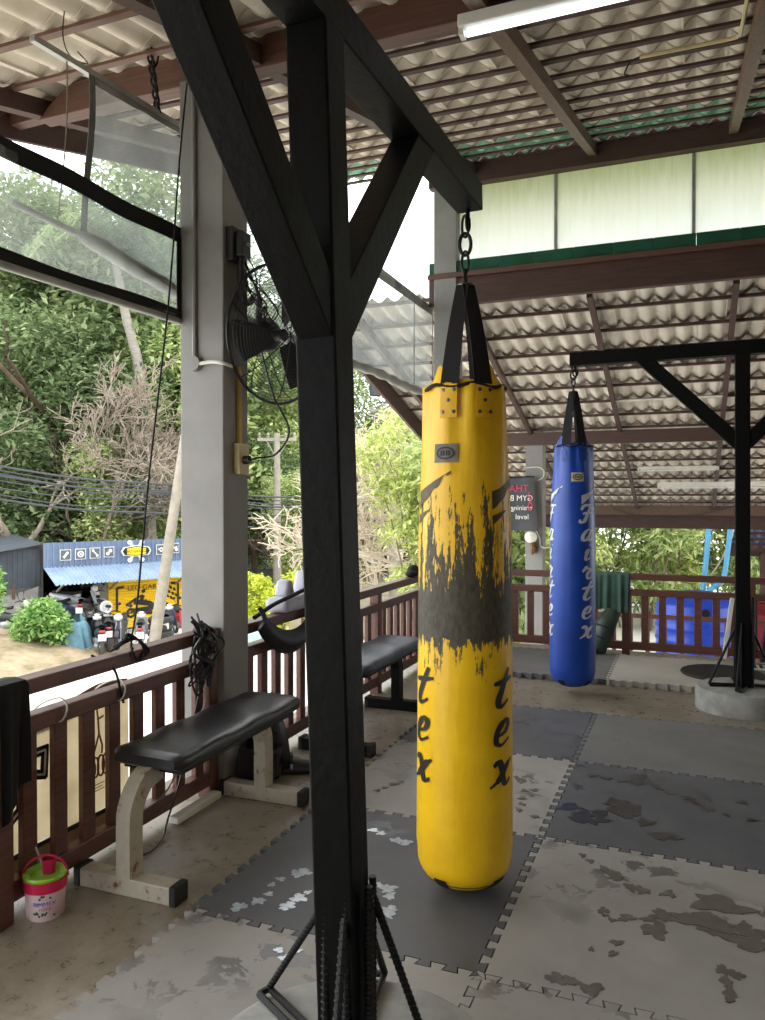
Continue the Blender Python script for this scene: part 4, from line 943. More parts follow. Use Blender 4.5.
MB().tube(catmull([bp + Vector((.05, 0, -.05)), bp + Vector((.05, .0, -.20)), bp + Vector((.06, .03, -.27)), (fc - fn * .16) + Vector((0, 0, .20)), (fc - fn * .16) + Vector((0, 0, .07))], 6), .018, 10).build('support_arm', 'black_plastic', root, smooth=True)
mt = MB().bb((-1.5, 1.0, 2.55), (-1.46, 1.12, 2.71)).bb((-1.46, 1.02, 2.57), (-1.42, 1.10, 2.69)).build('wall_bracket', 'black_plastic', root, bevel=.006)
MB().lathe([(.003, 0), (.016, 0), (.013, .008), (.003, .009)], (-1.42, 1.06, 2.63), 14, axis=(1, 0, 0)).build('bolt', 'steel', mt, smooth=True)
cord('cable', 'black fan cable hanging down to the socket on the pillar', [fc - fn * .15 + Vector((0, 0, -.05)), fc + Vector((-.04, .0, -.30)), fc + Vector((.04, .02, -.48)), fc + Vector((-.01, -.02, -.60)), (-1.40, 1.12, 1.61), (-1.435, 1.105, 1.60)], .0055, 'black_plastic')
mb = MB(); rnd = random.Random(8)
for k in range(7):
    p = fc + Vector((-.06, -.05, .14)); mb.tube(catmull([bp + Vector((.05, .0, -.05 + .02 * k * .3)), bp.lerp(p, .5) + Vector((rnd.uniform(-.02, .05), rnd.uniform(-.03, .03), rnd.uniform(-.1, .06))), p + Vector((rnd.uniform(-.06, .06), rnd.uniform(-.06, .06), rnd.uniform(-.09, .05))), p + Vector((rnd.uniform(-.05, .05), 0, rnd.uniform(-.12, -.05))), p], 6), .004, 5)
tag(mb.build('cable_bundle', 'black_plastic', smooth=True), 'loose black wires bunched above the wall fan motor', 'cable')

# ---------------------------------------------------------------- clear vinyl curtains hung along the open left side
XC = -1.80
def wr(u, v, s): return .012 * math.sin(u * 7 + v * 3 + s) + .008 * math.sin(u * 15 - v * 6)
root = thing('vinyl_curtain', 'clear vinyl curtain with grey hem hung left of near pillar', 'curtain', (XC, .7, 2.4), 0, 'clear vinyl side curtains')
MB().sheet(lambda u, v: Vector((XC + wr(u, v, 0), .44 + .62 * u - .05 * (1 - v), 2.50 + .70 * v - .05 * u * (1 - v))), 12, 12, .0015).build('clear_sheet', 'pvc', root, smooth=True)
MB().sheet(lambda u, v: Vector((XC + .004 + wr(0, v, 0), .415 + .035 * u - .05 * (1 - v), 2.50 + .70 * v)), 2, 12, .003).build('hem', 'cloth_hem', root, smooth=True)
MB().sheet(lambda u, v: Vector((XC + .004, .45 + .63 * u, 3.165 + .04 * v + .055 * u)), 12, 2, .003).build('top_hem', 'roll_vinyl', root, smooth=True)
MB().bar((XC, .12, 3.185), (XC, 1.10, 3.26), .025, .025).build('top_rail', 'aluminium', root)
MB().tube([(XC + .01, -.0, 2.515), (XC + .01, .42, 2.50)], .014, 10).tube(catmull([(XC + .01, .36, 2.50), (XC + .01, .5, 2.49), (XC + .01, .65, 2.465), (XC + .01, .85, 2.445), (XC + .01, 1.05, 2.42)], 5), [.02, .026, .03, .032, .034, .036, .034, .036, .038, .036, .034, .036, .038, .036, .034, .036, .038, .036, .034, .03, .03], 10).build('bottom_roll', 'roll_vinyl', root, smooth=True)
root = thing('vinyl_curtain', 'clear vinyl curtain with wide black borders hanging nearest the camera', 'curtain', (XC, .3, 2.2), 0, 'clear vinyl side curtains')
xq = XC + .05
MB().sheet(lambda u, v: Vector((xq + wr(u, v, 2) * .6, -1.2 + 2.24 * u, 2.28 + .40 * v)), 16, 8, .0015).build('clear_sheet', 'pvc', root, smooth=True)
MB().sheet(lambda u, v: Vector((xq + .004, -1.2 + 2.26 * u, 2.645 + .075 * v + .006 * math.sin(u * 22))), 30, 2, .006).build('top_border', 'black_cloth', root, smooth=True)
MB().sheet(lambda u, v: Vector((xq + .004, -1.2 + 2.26 * u, 2.255 + .055 * v + .04 * (u - .5) + .005 * math.sin(u * 17))), 30, 2, .006).build('bottom_border', 'black_cloth', root, smooth=True)
MB().tube([(xq, -1.2, 2.235), (xq, 1.06, 2.275)], .017, 10).build('bottom_roll', 'roll_vinyl', root, smooth=True)
MB().sheet(lambda u, v: Vector((xq + .004 + .006 * math.sin(u * 9), .95 + .10 * u, 2.28 + .40 * v)), 8, 4, .006).build('side_border', 'black_cloth', root, smooth=True)
root = thing('vinyl_curtain', 'clear vinyl curtain with rolled bottom behind the near post', 'curtain', (XC, 3.2, 2.3), 0, 'clear vinyl side curtains')
MB().sheet(lambda u, v: Vector((XC + wr(u * 3, v, 1), 1.35 + 3.75 * u, 2.42 + .86 * v)), 30, 10, .0015).build('clear_sheet', 'pvc', root, smooth=True)
for yy in (4.55, 5.09, 2.6): MB().sheet(lambda u, v: Vector((XC + .008, yy - .012 + .024 * u, 2.42 + .86 * v)), 1, 8, .002).build('seam', 'roll_vinyl', root, smooth=True)
MB().bar((XC, 1.25, 3.31), (XC, 5.2, 3.27), .022, .022).build('top_rail', 'aluminium', root)
MB().sheet(lambda u, v: Vector((XC + .006, 1.35 + 3.75 * u, 3.20 + .07 * v)), 20, 2, .003).build('top_hem', 'roll_vinyl', root, smooth=True)
pts = catmull([(XC, 1.3 + .32 * k, 2.41 + .012 * math.sin(k * 1.1) + .02 * (k / 12)) for k in range(13)], 4)
MB().tube(pts, [.036 + .007 * math.sin(i * 1.7) for i in range(len(pts))], 10).build('bottom_roll', 'roll_vinyl', root, smooth=True)
cord('cord', 'thin tan cord hanging from the curtain rail end', [(XC, .30, 3.21), (XC + .01, .29, 3.0), (XC + .005, .28, 2.8), (XC + .01, .235, 2.52)], .003, 'dry_twig', 'cord')
cord('cord', 'pale wire tie from batten to curtain rail', [(XC, .29, 3.40), (XC, .28, 3.28), (XC, .32, 3.22), (XC, .42, 3.24), (XC, .36, 3.26)], .0025, 'black_plastic', 'cord')
mb = MB(); a = Vector((XC, .80, 3.62)); b = Vector((XC, .885, 3.235))
for j in range(3): mb.tube(catmull([a.lerp(b, t) + Vector((.012 * math.cos(t * 16 + 2 * j), .012 * math.sin(t * 16 + 2 * j), 0)) for t in [k / 14 for k in range(15)]], 3), .006, 6)
mb.tube(catmull([a.lerp(b, .1) + Vector((0, .09, 0)), a.lerp(b, .35) + Vector((0, .05, 0)), a.lerp(b, .5)], 5), .005, 6)
tag(mb.build('twisted_rope', 'webbing', smooth=True), 'twisted black rope hanging the curtain rail from the rafter', 'rope')
cord('twisted_rope', 'pale chain tying curtain to the corner pillar', [(XC, 5.12, 3.26), (-1.76, 5.10, 3.1), (-1.78, 5.08, 2.8), (-1.75, 5.05, 2.5)], .006, 'pale_twig', 'rope')

# ---------------------------------------------------------------- fluorescent lights and ceiling conduits
def batten_light(label, p0, p1, lit, w_=.07, h_=.05):
    p0 = Vector(p0); p1 = Vector(p1); d = (p1 - p0).normalized(); c = (p0 + p1) / 2
    root = thing('fluorescent_light', label, 'ceiling light', tuple(c), 0, 'fluorescent batten lights')
    MB().bar(p0 + Vector((0, 0, h_ / 2)), p1 + Vector((0, 0, h_ / 2)), w_, h_).build('housing', 'white_plastic', root, bevel=.005)
    MB().tube([p0 + d * .03 + Vector((0, -.0, -.014)), p1 - d * .03 + Vector((0, 0, -.014))], .014, 12).build('tube', 'tube_lit' if lit else 'white_plastic', root, smooth=True)
    for e in (p0, p1 - d * .02): MB().bar(e + Vector((0, 0, -.005)), e + d * .02 + Vector((0, 0, -.005)), .05, .04).build('end_cap', 'white_plastic', root)
batten_light('lit fluorescent tube under the front roof beam', (-.345, 1.00, 3.375), (.86, 1.00, 3.385), True, .09)
batten_light('long fluorescent light under the lower roof at the back', (.09, 10.5, 1.60), (1.62, 10.5, 1.60), False, .11, .07)
batten_light('short fluorescent light higher on the lower roof', (-.16, 9.8, 1.845), (.93, 9.8, 1.845), False, .06, .04)
cz = lambda x, y: (x, y, zu(y) - .013)
cord('conduit_pipe', 'white conduit pipe bending under the upper roof battens', [cz(.29, 2.41), cz(.5, 2.41), cz(.74, 2.405), cz(.79, 2.38), cz(.80, 2.3), cz(.80, 1.8), cz(.80, 1.15)], .011, 'cream_plastic', 'conduit', None, 5)
cord('cable', 'loose black wire end at the white roof conduit', [(.29, 2.41, zu(2.41) - .013), (.24, 2.41, zu(2.41) - .03), (.21, 2.41, zu(2.41) - .09), (.23, 2.41, zu(2.41) - .10)], .005, 'black_plastic')
cord('conduit_pipe', 'thin white conduit under the lower roof behind far stand', [(-.30, 7.5, zl(7.5) - .02), (.4, 7.5, zl(7.5) - .02), (.87, 7.5, zl(7.5) - .02), (.91, 7.55, zl(7.55) - .03), (.91, 8.2, zl(8.2) - .03), (.91, 9.3, zl(9.3) - .03), (.91, 10.4, zl(10.4) - .03)], .013, 'white_plastic', 'conduit', None, 5)
cord('cable', 'sagging dark wire under the lower roof eave', [(-.7, 11.9, 1.25), (-.2, 11.9, 1.10), (.3, 11.9, 1.08), (.9, 11.9, 1.2), (1.4, 11.85, 1.35)], .008, 'cable')

# ---------------------------------------------------------------- back pillar: globe lamp, hanging banner
root = thing('wall_lamp', 'white globe lamp on the far grey pillar', 'lamp', (-1.40, 8.30, .78))
MB().ball((-1.43, 8.27, .90), .083, 24, 14).build('globe', 'globe_glass', root, smooth=True)
MB().lathe([(.004, -.24), (.018, -.23), (.03, -.16), (.022, -.12), (.045, -.09), (.05, -.06), (.004, -.055)], (-1.41, 8.28, .90), 20).bb((-1.45, 8.34, .68), (-1.37, 8.40, .82)).build('bracket', 'bronze', root, smooth=True)
root = thing('hanging_banner', 'black hanging banner with reversed red and white text by far pillar', 'banner', (-1.75, 8.25, 1.0))
o_ = Vector((-2.15, 8.22, 1.0)); 
def hb(u, v): return Vector((-2.15 + (.76 + .06 * (1 - v)) * u, 8.24 + .012 * math.sin(u * 12), .985 + .70 * v + .02 * u * (v > .5)))
MB().sheet(hb, 12, 10, .003).build('cloth', 'banner_black', root, smooth=True)
MB().tube([(-2.2, 8.245, 1.695), (-1.38, 8.245, 1.705)], .014, 8).build('batten', 'webbing', root, smooth=True)
yb_ = 8.222
mb = MB(); text_on(mb, 'THAI', .13, (-1.60, yb_, 1.55), (-1, 0, 0), (0, 0, 1), 0, 'CENTER'); mb.build('lettering', 'ink_red', root)
mb = MB(); text_on(mb, 'THE', .13, (-1.86, yb_, 1.56), (-1, 0, 0), (0, 0, 1), 0, 'CENTER'); text_on(mb, 'GYM Bangkok', .105, (-1.60 - .1, yb_, 1.42), (-1, 0, 0), (0, 0, 1), 0, 'CENTER'); text_on(mb, 'training', .095, (-1.55, yb_, 1.29), (-1, 0, 0), (0, 0, 1), 0, 'CENTER'); text_on(mb, 'all', .1, (-1.80, yb_, 1.29), (-1, 0, 0), (0, 0, 1), 0); text_on(mb, 'level', .1, (-1.54, yb_, 1.17), (-1, 0, 0), (0, 0, 1), 0); text_on(mb, 'for', .1, (-1.78, yb_, 1.17), (-1, 0, 0), (0, 0, 1), 0)
mb.build('lettering', 'ink_white', root)
mb = MB(); mb.tube([(-1.43 + .028 * math.cos(2 * PI * k / 20), yb_, 1.31 + .05 * math.sin(2 * PI * k / 20)) for k in range(20)], .006, 5, True); mb.tube([(-1.44, yb_, 1.36), (-1.43, yb_, 1.42), (-1.46, yb_, 1.46), (-1.44, yb_, 1.5)], .007, 5); mb.tube([(-1.42, yb_, 1.36), (-1.41, yb_, 1.43)], .006, 5); mb.build('logo', 'ink_red', root)
cord('cord', 'white wire looping from the banner across far pillar', [(-1.55, 8.36, 1.83), (-1.36, 8.36, 1.84), (-1.28, 8.37, 1.79), (-1.29, 8.37, 1.70), (-1.36, 8.36, 1.66)], .007, 'white_plastic', 'cord')
cord('cord', 'white wire running down far pillar beside globe lamp', [(-1.38, 8.36, .99), (-1.33, 8.37, .88), (-1.30, 8.37, .76), (-1.10, 8.37, .77)], .007, 'white_plastic', 'cord')

# leaning slats and boards near the far stand
o = MB().bar((.832, 4.93, .06), (.90, 5.075, .56), .035, .09, up=(0, 1, 0)).build('leaning_board', 'white_plastic', bevel=.004); tag(o, 'narrow white board leaning on the back railing by far post', 'board')
o = MB().bar((1.12, 4.93, .06), (1.20, 5.075, .60), .03, .07, up=(0, 1, 0)).build('leaning_board', 'black_plastic', bevel=.004); tag(o, 'narrow black board leaning on the railing right of far post', 'board')
root = thing('foot_pad', 'small white ribbed pad on the mat right of far post', 'pad', (1.17, 4.75, .043))
MB().bb((1.02, 4.66, .043), (1.32, 4.82, .06)).build('plate', 'white_plastic', root, bevel=.005)
for k in range(6): MB().bb((1.04 + .047 * k, 4.67, .06), (1.06 + .047 * k, 4.81, .07)).build('rib', 'black_plastic', root)

# ---------------------------------------------------------------- yard behind: water tank, pipes, red panel
tx, ty = .67, 10.55
root = thing('water_tank', 'large blue plastic water tank in the yard', 'water tank', (tx, ty, -1.38))
prof = [(.02, 0), (.56, 0), (.60, .04)]
for k in range(6):
    z = .08 + .19 * k; prof += [(.60, z), (.615, z + .02), (.615, z + .05), (.60, z + .07), (.60, z + .15)]
prof += [(.58, 1.24), (.50, 1.30), (.34, 1.34), (.02, 1.35)]
MB().lathe(prof, (tx, ty, -1.38), 48).build('body', 'tank_blue', root, smooth=True)
MB().lathe([(.02, 0), (.22, 0), (.23, .03), (.2, .06), (.02, .07)], (tx, ty, -.05), 32).build('lid', 'tank_blue', root, smooth=True)
MB().lathe([(.02, 0), (.06, 0), (.06, .05), (.02, .05)], (tx + .1, ty - .56, -.25), 16, axis=(0.1, -1, .2)).build('outlet', 'black_plastic', root, smooth=True)
root = thing('water_tank', 'red plastic water tank behind the blue tank', 'water tank', (1.75, 10.9, -1.38))
MB().lathe([(.02, 0), (.6, 0), (.62, .05), (.62, .5), (.64, .52), (.64, .58), (.62, .6), (.62, 1.1), (.5, 1.2), (.02, 1.22)], (1.75, 10.9, -1.38), 40).build('body', 'red_panel', root, smooth=True)
MB().lathe([(.02, 0), (.22, 0), (.23, .03), (.02, .06)], (1.75, 10.9, -.17), 24).build('lid', 'red_panel', root, smooth=True)
cord('water_pipe', 'tall pale blue water pipe standing above the tank', [(.72, 12.8, -1.3), (.75, 12.8, -.66), (.774, 12.8, -.245), (.85, 12.8, .7), (.90, 12.8, 1.6)], .052, 'pipe_blue', 'pipe')
cord('water_pipe', 'curved pale blue water pipe beside the tall pipe', [(.80, 12.72, -.55), (.88, 12.72, -.22), (1.0, 12.72, -.10), (1.11, 12.72, .05), (1.17, 12.72, .5), (1.21, 12.72, .9)], .048, 'pipe_blue', 'pipe')
cord('vine', 'bare vine stem behind the blue pipes', [(.85, 12.9, .0), (1.0, 12.9, .2), (1.2, 12.9, .6), (1.3, 12.95, 1.0)], .014, 'pale_twig', 'vine')

# ---------------------------------------------------------------- plants
def leaf_mesh(mb, blobs, n, size, seed, asp=.45, droop=0.0):
    rnd = random.Random(seed); tot = sum(b[3] * b[4] * b[5] for b in blobs) or 1
    ws = [(b[3] * b[4] * b[5]) ** .67 for b in blobs]; W = sum(ws); vs = []; fs = []
    for b, w_ in zip(blobs, ws):
        for _ in range(int(n * w_ / W)):
            d = Vector((rnd.gauss(0, 1), rnd.gauss(0, 1), rnd.gauss(0, 1))).normalized(); k = rnd.uniform(.55, 1.04) if rnd.random() < .85 else rnd.uniform(.2, .6)
            p = Vector((b[0] + d.x * b[3] * k, b[1] + d.y * b[4] * k, b[2] + d.z * b[5] * k))
            ax = Vector((rnd.gauss(0, 1), rnd.gauss(0, 1), rnd.gauss(0, .6) - droop)).normalized(); nx = ax.cross(Vector((rnd.gauss(0, .6), rnd.gauss(0, .6), 1))).normalized(); up = nx.cross(ax)
            s_ = size * rnd.uniform(.6, 1.3); o = len(vs)
            vs += [p, p + ax * s_ * .5 + nx * s_ * asp * .5 + up * s_ * .06, p + ax * s_, p + ax * s_ * .5 - nx * s_ * asp * .5 + up * s_ * .06]; fs.append((o, o + 1, o + 2, o + 3))
    return mb.add(vs, fs)
def branches(mb, p, d, L, r, depth, rnd, tips, spread=.55, seg=4, minr=.01, shrink=.72, kids_=(2, 3)):
    pts = [p]; q = p; dd = d
    for k in range(4):
        dd = (dd + Vector((rnd.gauss(0, .13), rnd.gauss(0, .13), rnd.gauss(0, .08)))).normalized(); q = q + dd * L / 4; pts.append(q)
    mb.tube(pts, [r * (1 - .35 * k / 4) for k in range(5)], seg, caps=False)
    if depth == 0: tips.append(q); return
    for _ in range(rnd.randint(*kids_)):
        nd = (dd + Vector((rnd.gauss(0, spread), rnd.gauss(0, spread), rnd.gauss(0, spread * .7) + .12))).normalized()
        branches(mb, pts[rnd.choice((2, 3, 4, 4))], nd, L * shrink * rnd.uniform(.8, 1.15), max(minr, r * .6), depth - 1, rnd, tips, spread, seg, minr, shrink, kids_)
def make_tree(name, label, cat, h, rad, nleaf, lsize, leafm, barkm, seed, group, trunk_h=.35, nb=14, base=(0, 0, 0)):
    rnd = random.Random(seed); root = thing(name, label, cat, base, 0, group); B = Vector(base)
    mb = MB(); tips = []
    branches(mb, B + Vector((0, 0, -.3)), Vector((0, 0, 1)), h * trunk_h + .3, h * .018 + .05, 3, rnd, tips, .5, 6, .03, .72)
    mb.build('trunk', barkm, root, smooth=True)
    blobs = []
    for k in range(nb):
        a = rnd.random() * 2 * PI; t = rnd.random(); z = h * (trunk_h * .7 + (1 - trunk_h * .8) * t); rr = rad * (.85 * math.sin(PI * min(1, .18 + .75 * t)) ** .7) * rnd.uniform(.3, 1); s_ = rad * rnd.uniform(.28, .46)
        blobs.append((B.x + rr * math.cos(a), B.y + rr * math.sin(a), B.z + z, s_, s_, s_ * .75))
    leaf_mesh(MB(), blobs, nleaf, lsize, seed + 1).build('crown', leafm, root)
    return root
def place(proto, loc, rz, s, label=None, group=None, first=[set()]):
    if proto.name in first[0]: o = copy_tree(proto)
    else: first[0].add(proto.name); o = proto
    o.location = loc; o.rotation_euler = (0, 0, rz); o.scale = (s, s, s)
    if label: o['label'] = label
    if group: o['group'] = group
    return o
GT = 'dense leafy trees behind the workshop'
LT = 'dense green leafy tree in the tree wall beyond the street'
tA = make_tree('leafy_tree', LT, 'tree', 15, 5.2, 18000, .33, 'leaf', 'dark_bark', 1, GT, .28, 22)
tB = make_tree('leafy_tree', LT, 'tree', 13, 4.6, 16000, .32, 'leaf_dark', 'dark_bark', 2, GT, .25, 22)
tC = make_tree('leafy_tree', LT, 'tree', 11, 4.2, 14000, .32, 'leaf_light', 'bark', 3, GT, .25, 18)
tp = [(tA, 20, 34, 1.15), (tA, 95, 34, 1.3), (tB, 175, 38, 1.5), (tC, 140, 36, 1.45), (tB, 70, 31, .9), (tA, 120, 37, 1.1), (tC, 165, 33, 1.0), (tB, 5, 30, .95), (tA, -40, 36, 1.1), (tB, 150, 42, 1.2), (tA, 60, 44, 1.35), (tB, 30, 40, 1.1), (tC, 105, 30, .62), (tC, 190, 40, 1.15), (tA, 215, 46, 1.2),
      (tA, 262, 44, .95), (tC, 292, 40, .9), (tB, 278, 50, 1.0), (tA, 320, 46, .9), (tB, 250, 36, .6), (tC, 365, 40, .68), (tB, 385, 44, .72), (tC, 418, 42, .85), (tA, 405, 52, .7), (tA, 445, 46, .7), (tB, 350, 34, .45), (tC, 300, 33, .5), (tB, -90, 36, 1), (tC, -70, 44, 1.1)]
for k, (t, px_, Z_, s_) in enumerate(tp):
    p = at(px_, 510, Z=Z_); place(t, (p.x, p.y, -2.8), k * 1.3, s_)
GB = 'tall yellow-green bamboo clumps behind the yard'
def make_bamboo(seed, leafm):
    rnd = random.Random(seed); root = thing('bamboo_clump', 'yellow-green bamboo clump in the hedge behind the back yard', 'bamboo', (0, 0, 0), 0, GB); blobs = []
    mb = MB()
    for k in range(12):
        a = rnd.random() * 6.28; r0 = rnd.uniform(.1, .9); top = Vector((r0 * 2.2 * math.cos(a), r0 * 2.2 * math.sin(a), rnd.uniform(3.6, 6.0))); b0 = Vector((r0 * .6 * math.cos(a), r0 * .6 * math.sin(a), -.2))
        pts = catmull([b0, b0.lerp(top, .5) + Vector((0, 0, .6)), top], 5); mb.tube(pts, [.03 - .002 * i for i in range(len(pts))], 5, caps=False)
        for t in (.25, .45, .6, .75, .9, 1.0):
            p = pts[int(t * (len(pts) - 1))]; blobs.append((p.x, p.y, p.z, .6, .6, .42))
    mb.build('canes', 'bark', root, smooth=True)
    leaf_mesh(MB(), blobs, 9000, .26, seed, .3, .5).build('foliage', leafm, root); return root
b1 = make_bamboo(21, 'leaf_bamboo'); b2 = make_bamboo(22, 'leaf_light')
for k, (t, x_, y_, s_) in enumerate([(b1, -1.9, 14.0, .7), (b2, -.4, 15.5, .8), (b1, .3, 16.9, .85), (b2, 1.7, 18.4, .9), (b1, 3.6, 18.6, 1.0), (b2, -3.4, 15.0, .9), (b1, 5.4, 18.9, 1.0), (b2, .2, 19.0, 1.1), (b1, 2.4, 20.5, 1.2), (b1, -5.2, 15.6, .85), (b2, -2.0, 18.5, 1.1), (b2, 6.4, 18, 1.0)]):
    place(t, (x_, y_, -1.4), k * 1.7, s_)
o = thing('leafy_shrub', 'bright green shrub low behind the back railing corner', 'shrub', (-1.9, 9.6, -1.38)); leaf_mesh(MB(), [(-1.9, 9.6, -.9, .6, .5, .45), (-1.6, 9.4, -1.0, .4, .4, .4)], 1500, .2, 55, .5).build('foliage', 'leaf_light', o); MB().tube([(-1.9, 9.6, -1.4), (-1.85, 9.6, -.9)], .03, 6).build('stem', 'bark', o)
o = thing('leafy_shrub', 'yellow-green leafy shrub behind the hanging black banner', 'shrub', (-2.6, 11.2, -1.38)); leaf_mesh(MB(), [(-2.6, 11.2, .2, .8, .7, .8), (-2.3, 11.0, -.6, .6, .6, .6)], 2600, .24, 56, .5).build('foliage', 'leaf_light', o); MB().tube([(-2.6, 11.2, -1.4), (-2.5, 11.2, .2)], .04, 6).build('stem', 'bark', o)
p = at(42, 636, Z=20.6)
o = thing('round_bush', 'round bright green bush on the dry bank before the workshop', 'bush', (p.x, p.y, -2.4)); leaf_mesh(MB(), [(p.x, p.y, -1.75, .62, .55, .55), (p.x - .35, p.y - .2, -2.0, .4, .4, .4), (p.x + .35, p.y + .15, -2.0, .4, .4, .42)], 2600, .17, 31, .5).build('foliage', 'leaf_bush', o); MB().tube([(p.x, p.y, -2.5), (p.x, p.y, -1.8)], .04, 6).build('stem', 'bark', o)
for k, (px_, py_, Z_, s_) in enumerate(((258, 592, 22, .75), (283, 596, 21.5, .7), (303, 592, 23, .8))):
    p = at(px_, py_, Z=Z_); o = thing('golden_shrub', 'golden yellow-green rounded shrub beside the street, ' + ('next to the blue sign', 'second from the blue sign', 'half hidden behind the near post')[k], 'shrub', (p.x, p.y, -2.75), 0, 'golden shrubs by the street')
    rnd = random.Random(k + 70); bl = [(p.x + rnd.uniform(-.5, .5) * s_, p.y + rnd.uniform(-.4, .4) * s_, p.z + rnd.uniform(-1.0, .45) * s_, .4 * s_, .4 * s_, .36 * s_) for _ in range(10)]
    leaf_mesh(MB(), bl, 2600, .13, 80 + k, .6).build('foliage', 'leaf_gold', o); MB().tube([(p.x, p.y, -2.8), (p.x, p.y, p.z)], .06, 6).build('stem', 'bark', o)
p = at(-4, 592, Z=19); o = thing('leafy_shrub', 'small pale green sapling at the left by the bank', 'shrub', (p.x, p.y, -2.4)); leaf_mesh(MB(), [(p.x, p.y, p.z, .18, .2, .6), (p.x - .2, p.y, p.z + .4, .2, .2, .4)], 500, .16, 44, .5).build('foliage', 'leaf_bush', o); MB().tube([(p.x, p.y, -2.6), (p.x, p.y, p.z + .3)], .02, 5).build('stem', 'bark', o)
def bare(name, label, base, h, seed, m, depth=5, r=.12, lean=(0, 0, 1), spread=.62, minr=.012, kd=(2, 3)):
    rnd = random.Random(seed); o = thing(name, label, 'tree', tuple(base)); mb = MB(); tips = []
    branches(mb, Vector(base) + Vector((0, 0, -.2)), Vector(lean).normalized(), h, r, depth, rnd, tips, spread, 5, minr, .74, kd); mb.build('branches', m, o, smooth=True); return o
p = at(402, 640, Z=20); bare('bare_tree', 'pale leafless tree with spreading twigs behind the far bench railing', (p.x, p.y, -2.75), 2.5, 3, 'pale_twig', 6, .11, (0, 0, 1), .8, .016, (3, 4))
p = at(385, 640, Z=23); bare('bare_tree', 'thin pale leafless sapling behind the spreading bare tree', (p.x, p.y, -2.75), 2.2, 6, 'pale_twig', 5, .08, (-.1, 0, 1), .75, .016, (3, 4))
p = at(100, 640, Z=27.5); bare('bare_tree', 'dry brown leafless tree with fine twigs behind the workshop', (p.x, p.y, -2.75), 3.0, 12, 'dry_twig', 7, .16, (-.05, .1, 1), .62, .02, (3, 3))
p = at(45, 640, Z=27); bare('bare_tree', 'grey forked bare tree left of the dry brown tree', (p.x, p.y, -2.75), 3.0, 14, 'dry_twig', 6, .16, (-.25, 0, 1), .55, .016, (2, 3))
pts = [at(152, 600, Z=30), at(148, 470, Z=30), at(139, 370, Z=30), at(125, 312, Z=30), at(112, 240, Z=30)]
o = thing('palm_tree', 'tall slender palm trunk curving up behind the workshop', 'tree', tuple(pts[0])); pts[0].z = -2.8
MB().tube(catmull(pts, 8), [.26 - .0035 * k for k in range(33)], 10).build('trunk', 'palm_bark', o, smooth=True)
mb = MB(); tpt = pts[-1]
for k in range(14):
    a = 2 * PI * k / 14; L = 3.2
    def fr(t): return tpt + Vector((math.cos(a), math.sin(a), 0)) * L * t + Vector((0, 0, 1.0 * math.sin(PI * t * .8) - 1.6 * t * t))
    mb.tube([fr(j / 8) for j in range(9)], .03, 4)
    for j in range(3, 25):
        t = j / 25; b = fr(t); s_ = Vector((-math.sin(a), math.cos(a), 0))
        for q_ in (-1, 1): mb.add([b, b + s_ * q_ * .55 + Vector((0, 0, -.35)), b + s_ * q_ * .5 + Vector((math.cos(a) * .12, math.sin(a) * .12, -.35)), b + Vector((math.cos(a) * .1, math.sin(a) * .1, 0))], [(0, 1, 2, 3)])
mb.build('fronds', 'leaf', o)

# ---------------------------------------------------------------- workshop across the street
SO = at(113, 642, Z=24.6); SO.z = -2.75
e1 = Vector((.469, .883, 0)); e2 = Vector((.883, -.469, 0)); ez = Vector((0, 0, 1))
def fac(px, py, out=0.0): return on_plane(px, py, SO + e2 * out, e2)
def LS(s, o, z): return SO + e1 * s + e2 * o + Vector((0, 0, z + 2.75))
def sz(px, py, out=0.0): p = fac(px, py, out) - SO; return p.dot(e1), p.z - 2.75 + 0
root = thing('workshop', 'blue-grey metal workshop with yellow shutter across the street', 'building', tuple(SO))
sL, zT = sz(43, 543); zB = sz(43, 569)[1]; sR = sz(183, 545)[0] + 1.1
def corr(mb, s0, s1, z0, z1, out, pitch=.16, depth=.03, vert=True):
    n = int((s1 - s0) / pitch)
    for k in range(n):
        a = s0 + (s1 - s0) * k / n; b = a + (s1 - s0) / n
        mb.add([LS(a, out, z0), LS(a, out, z1), LS(a + (b - a) * .55, out, z1), LS(a + (b - a) * .55, out, z0), LS(a + (b - a) * .62, out + depth, z0), LS(a + (b - a) * .62, out + depth, z1), LS(b - (b - a) * .06, out + depth, z1), LS(b - (b - a) * .06, out + depth, z0), LS(b, out, z0), LS(b, out, z1)], [(0, 1, 2, 3), (3, 2, 5, 4), (4, 5, 6, 7), (7, 6, 9, 8)])
    return mb
corr(MB(), sL, sR, zB, zT, .02).build('fascia', 'shop_blue', root)
mb = MB(); mb.add([LS(sL, -.01, zB - 2.6), LS(sR, -.01, zB - 2.6), LS(sR, -.01, zT), LS(sL, -.01, zT), LS(sL, -4, zB - 2.6), LS(sR, -4, zB - 2.6), LS(sR, -4, zT - .3), LS(sL, -4, zT - .3)], [(4, 5, 6, 7), (0, 4, 7, 3), (1, 2, 6, 5), (3, 7, 6, 2), (0, 1, 5, 4)]); mb.build('shell', 'shop_dark', root)
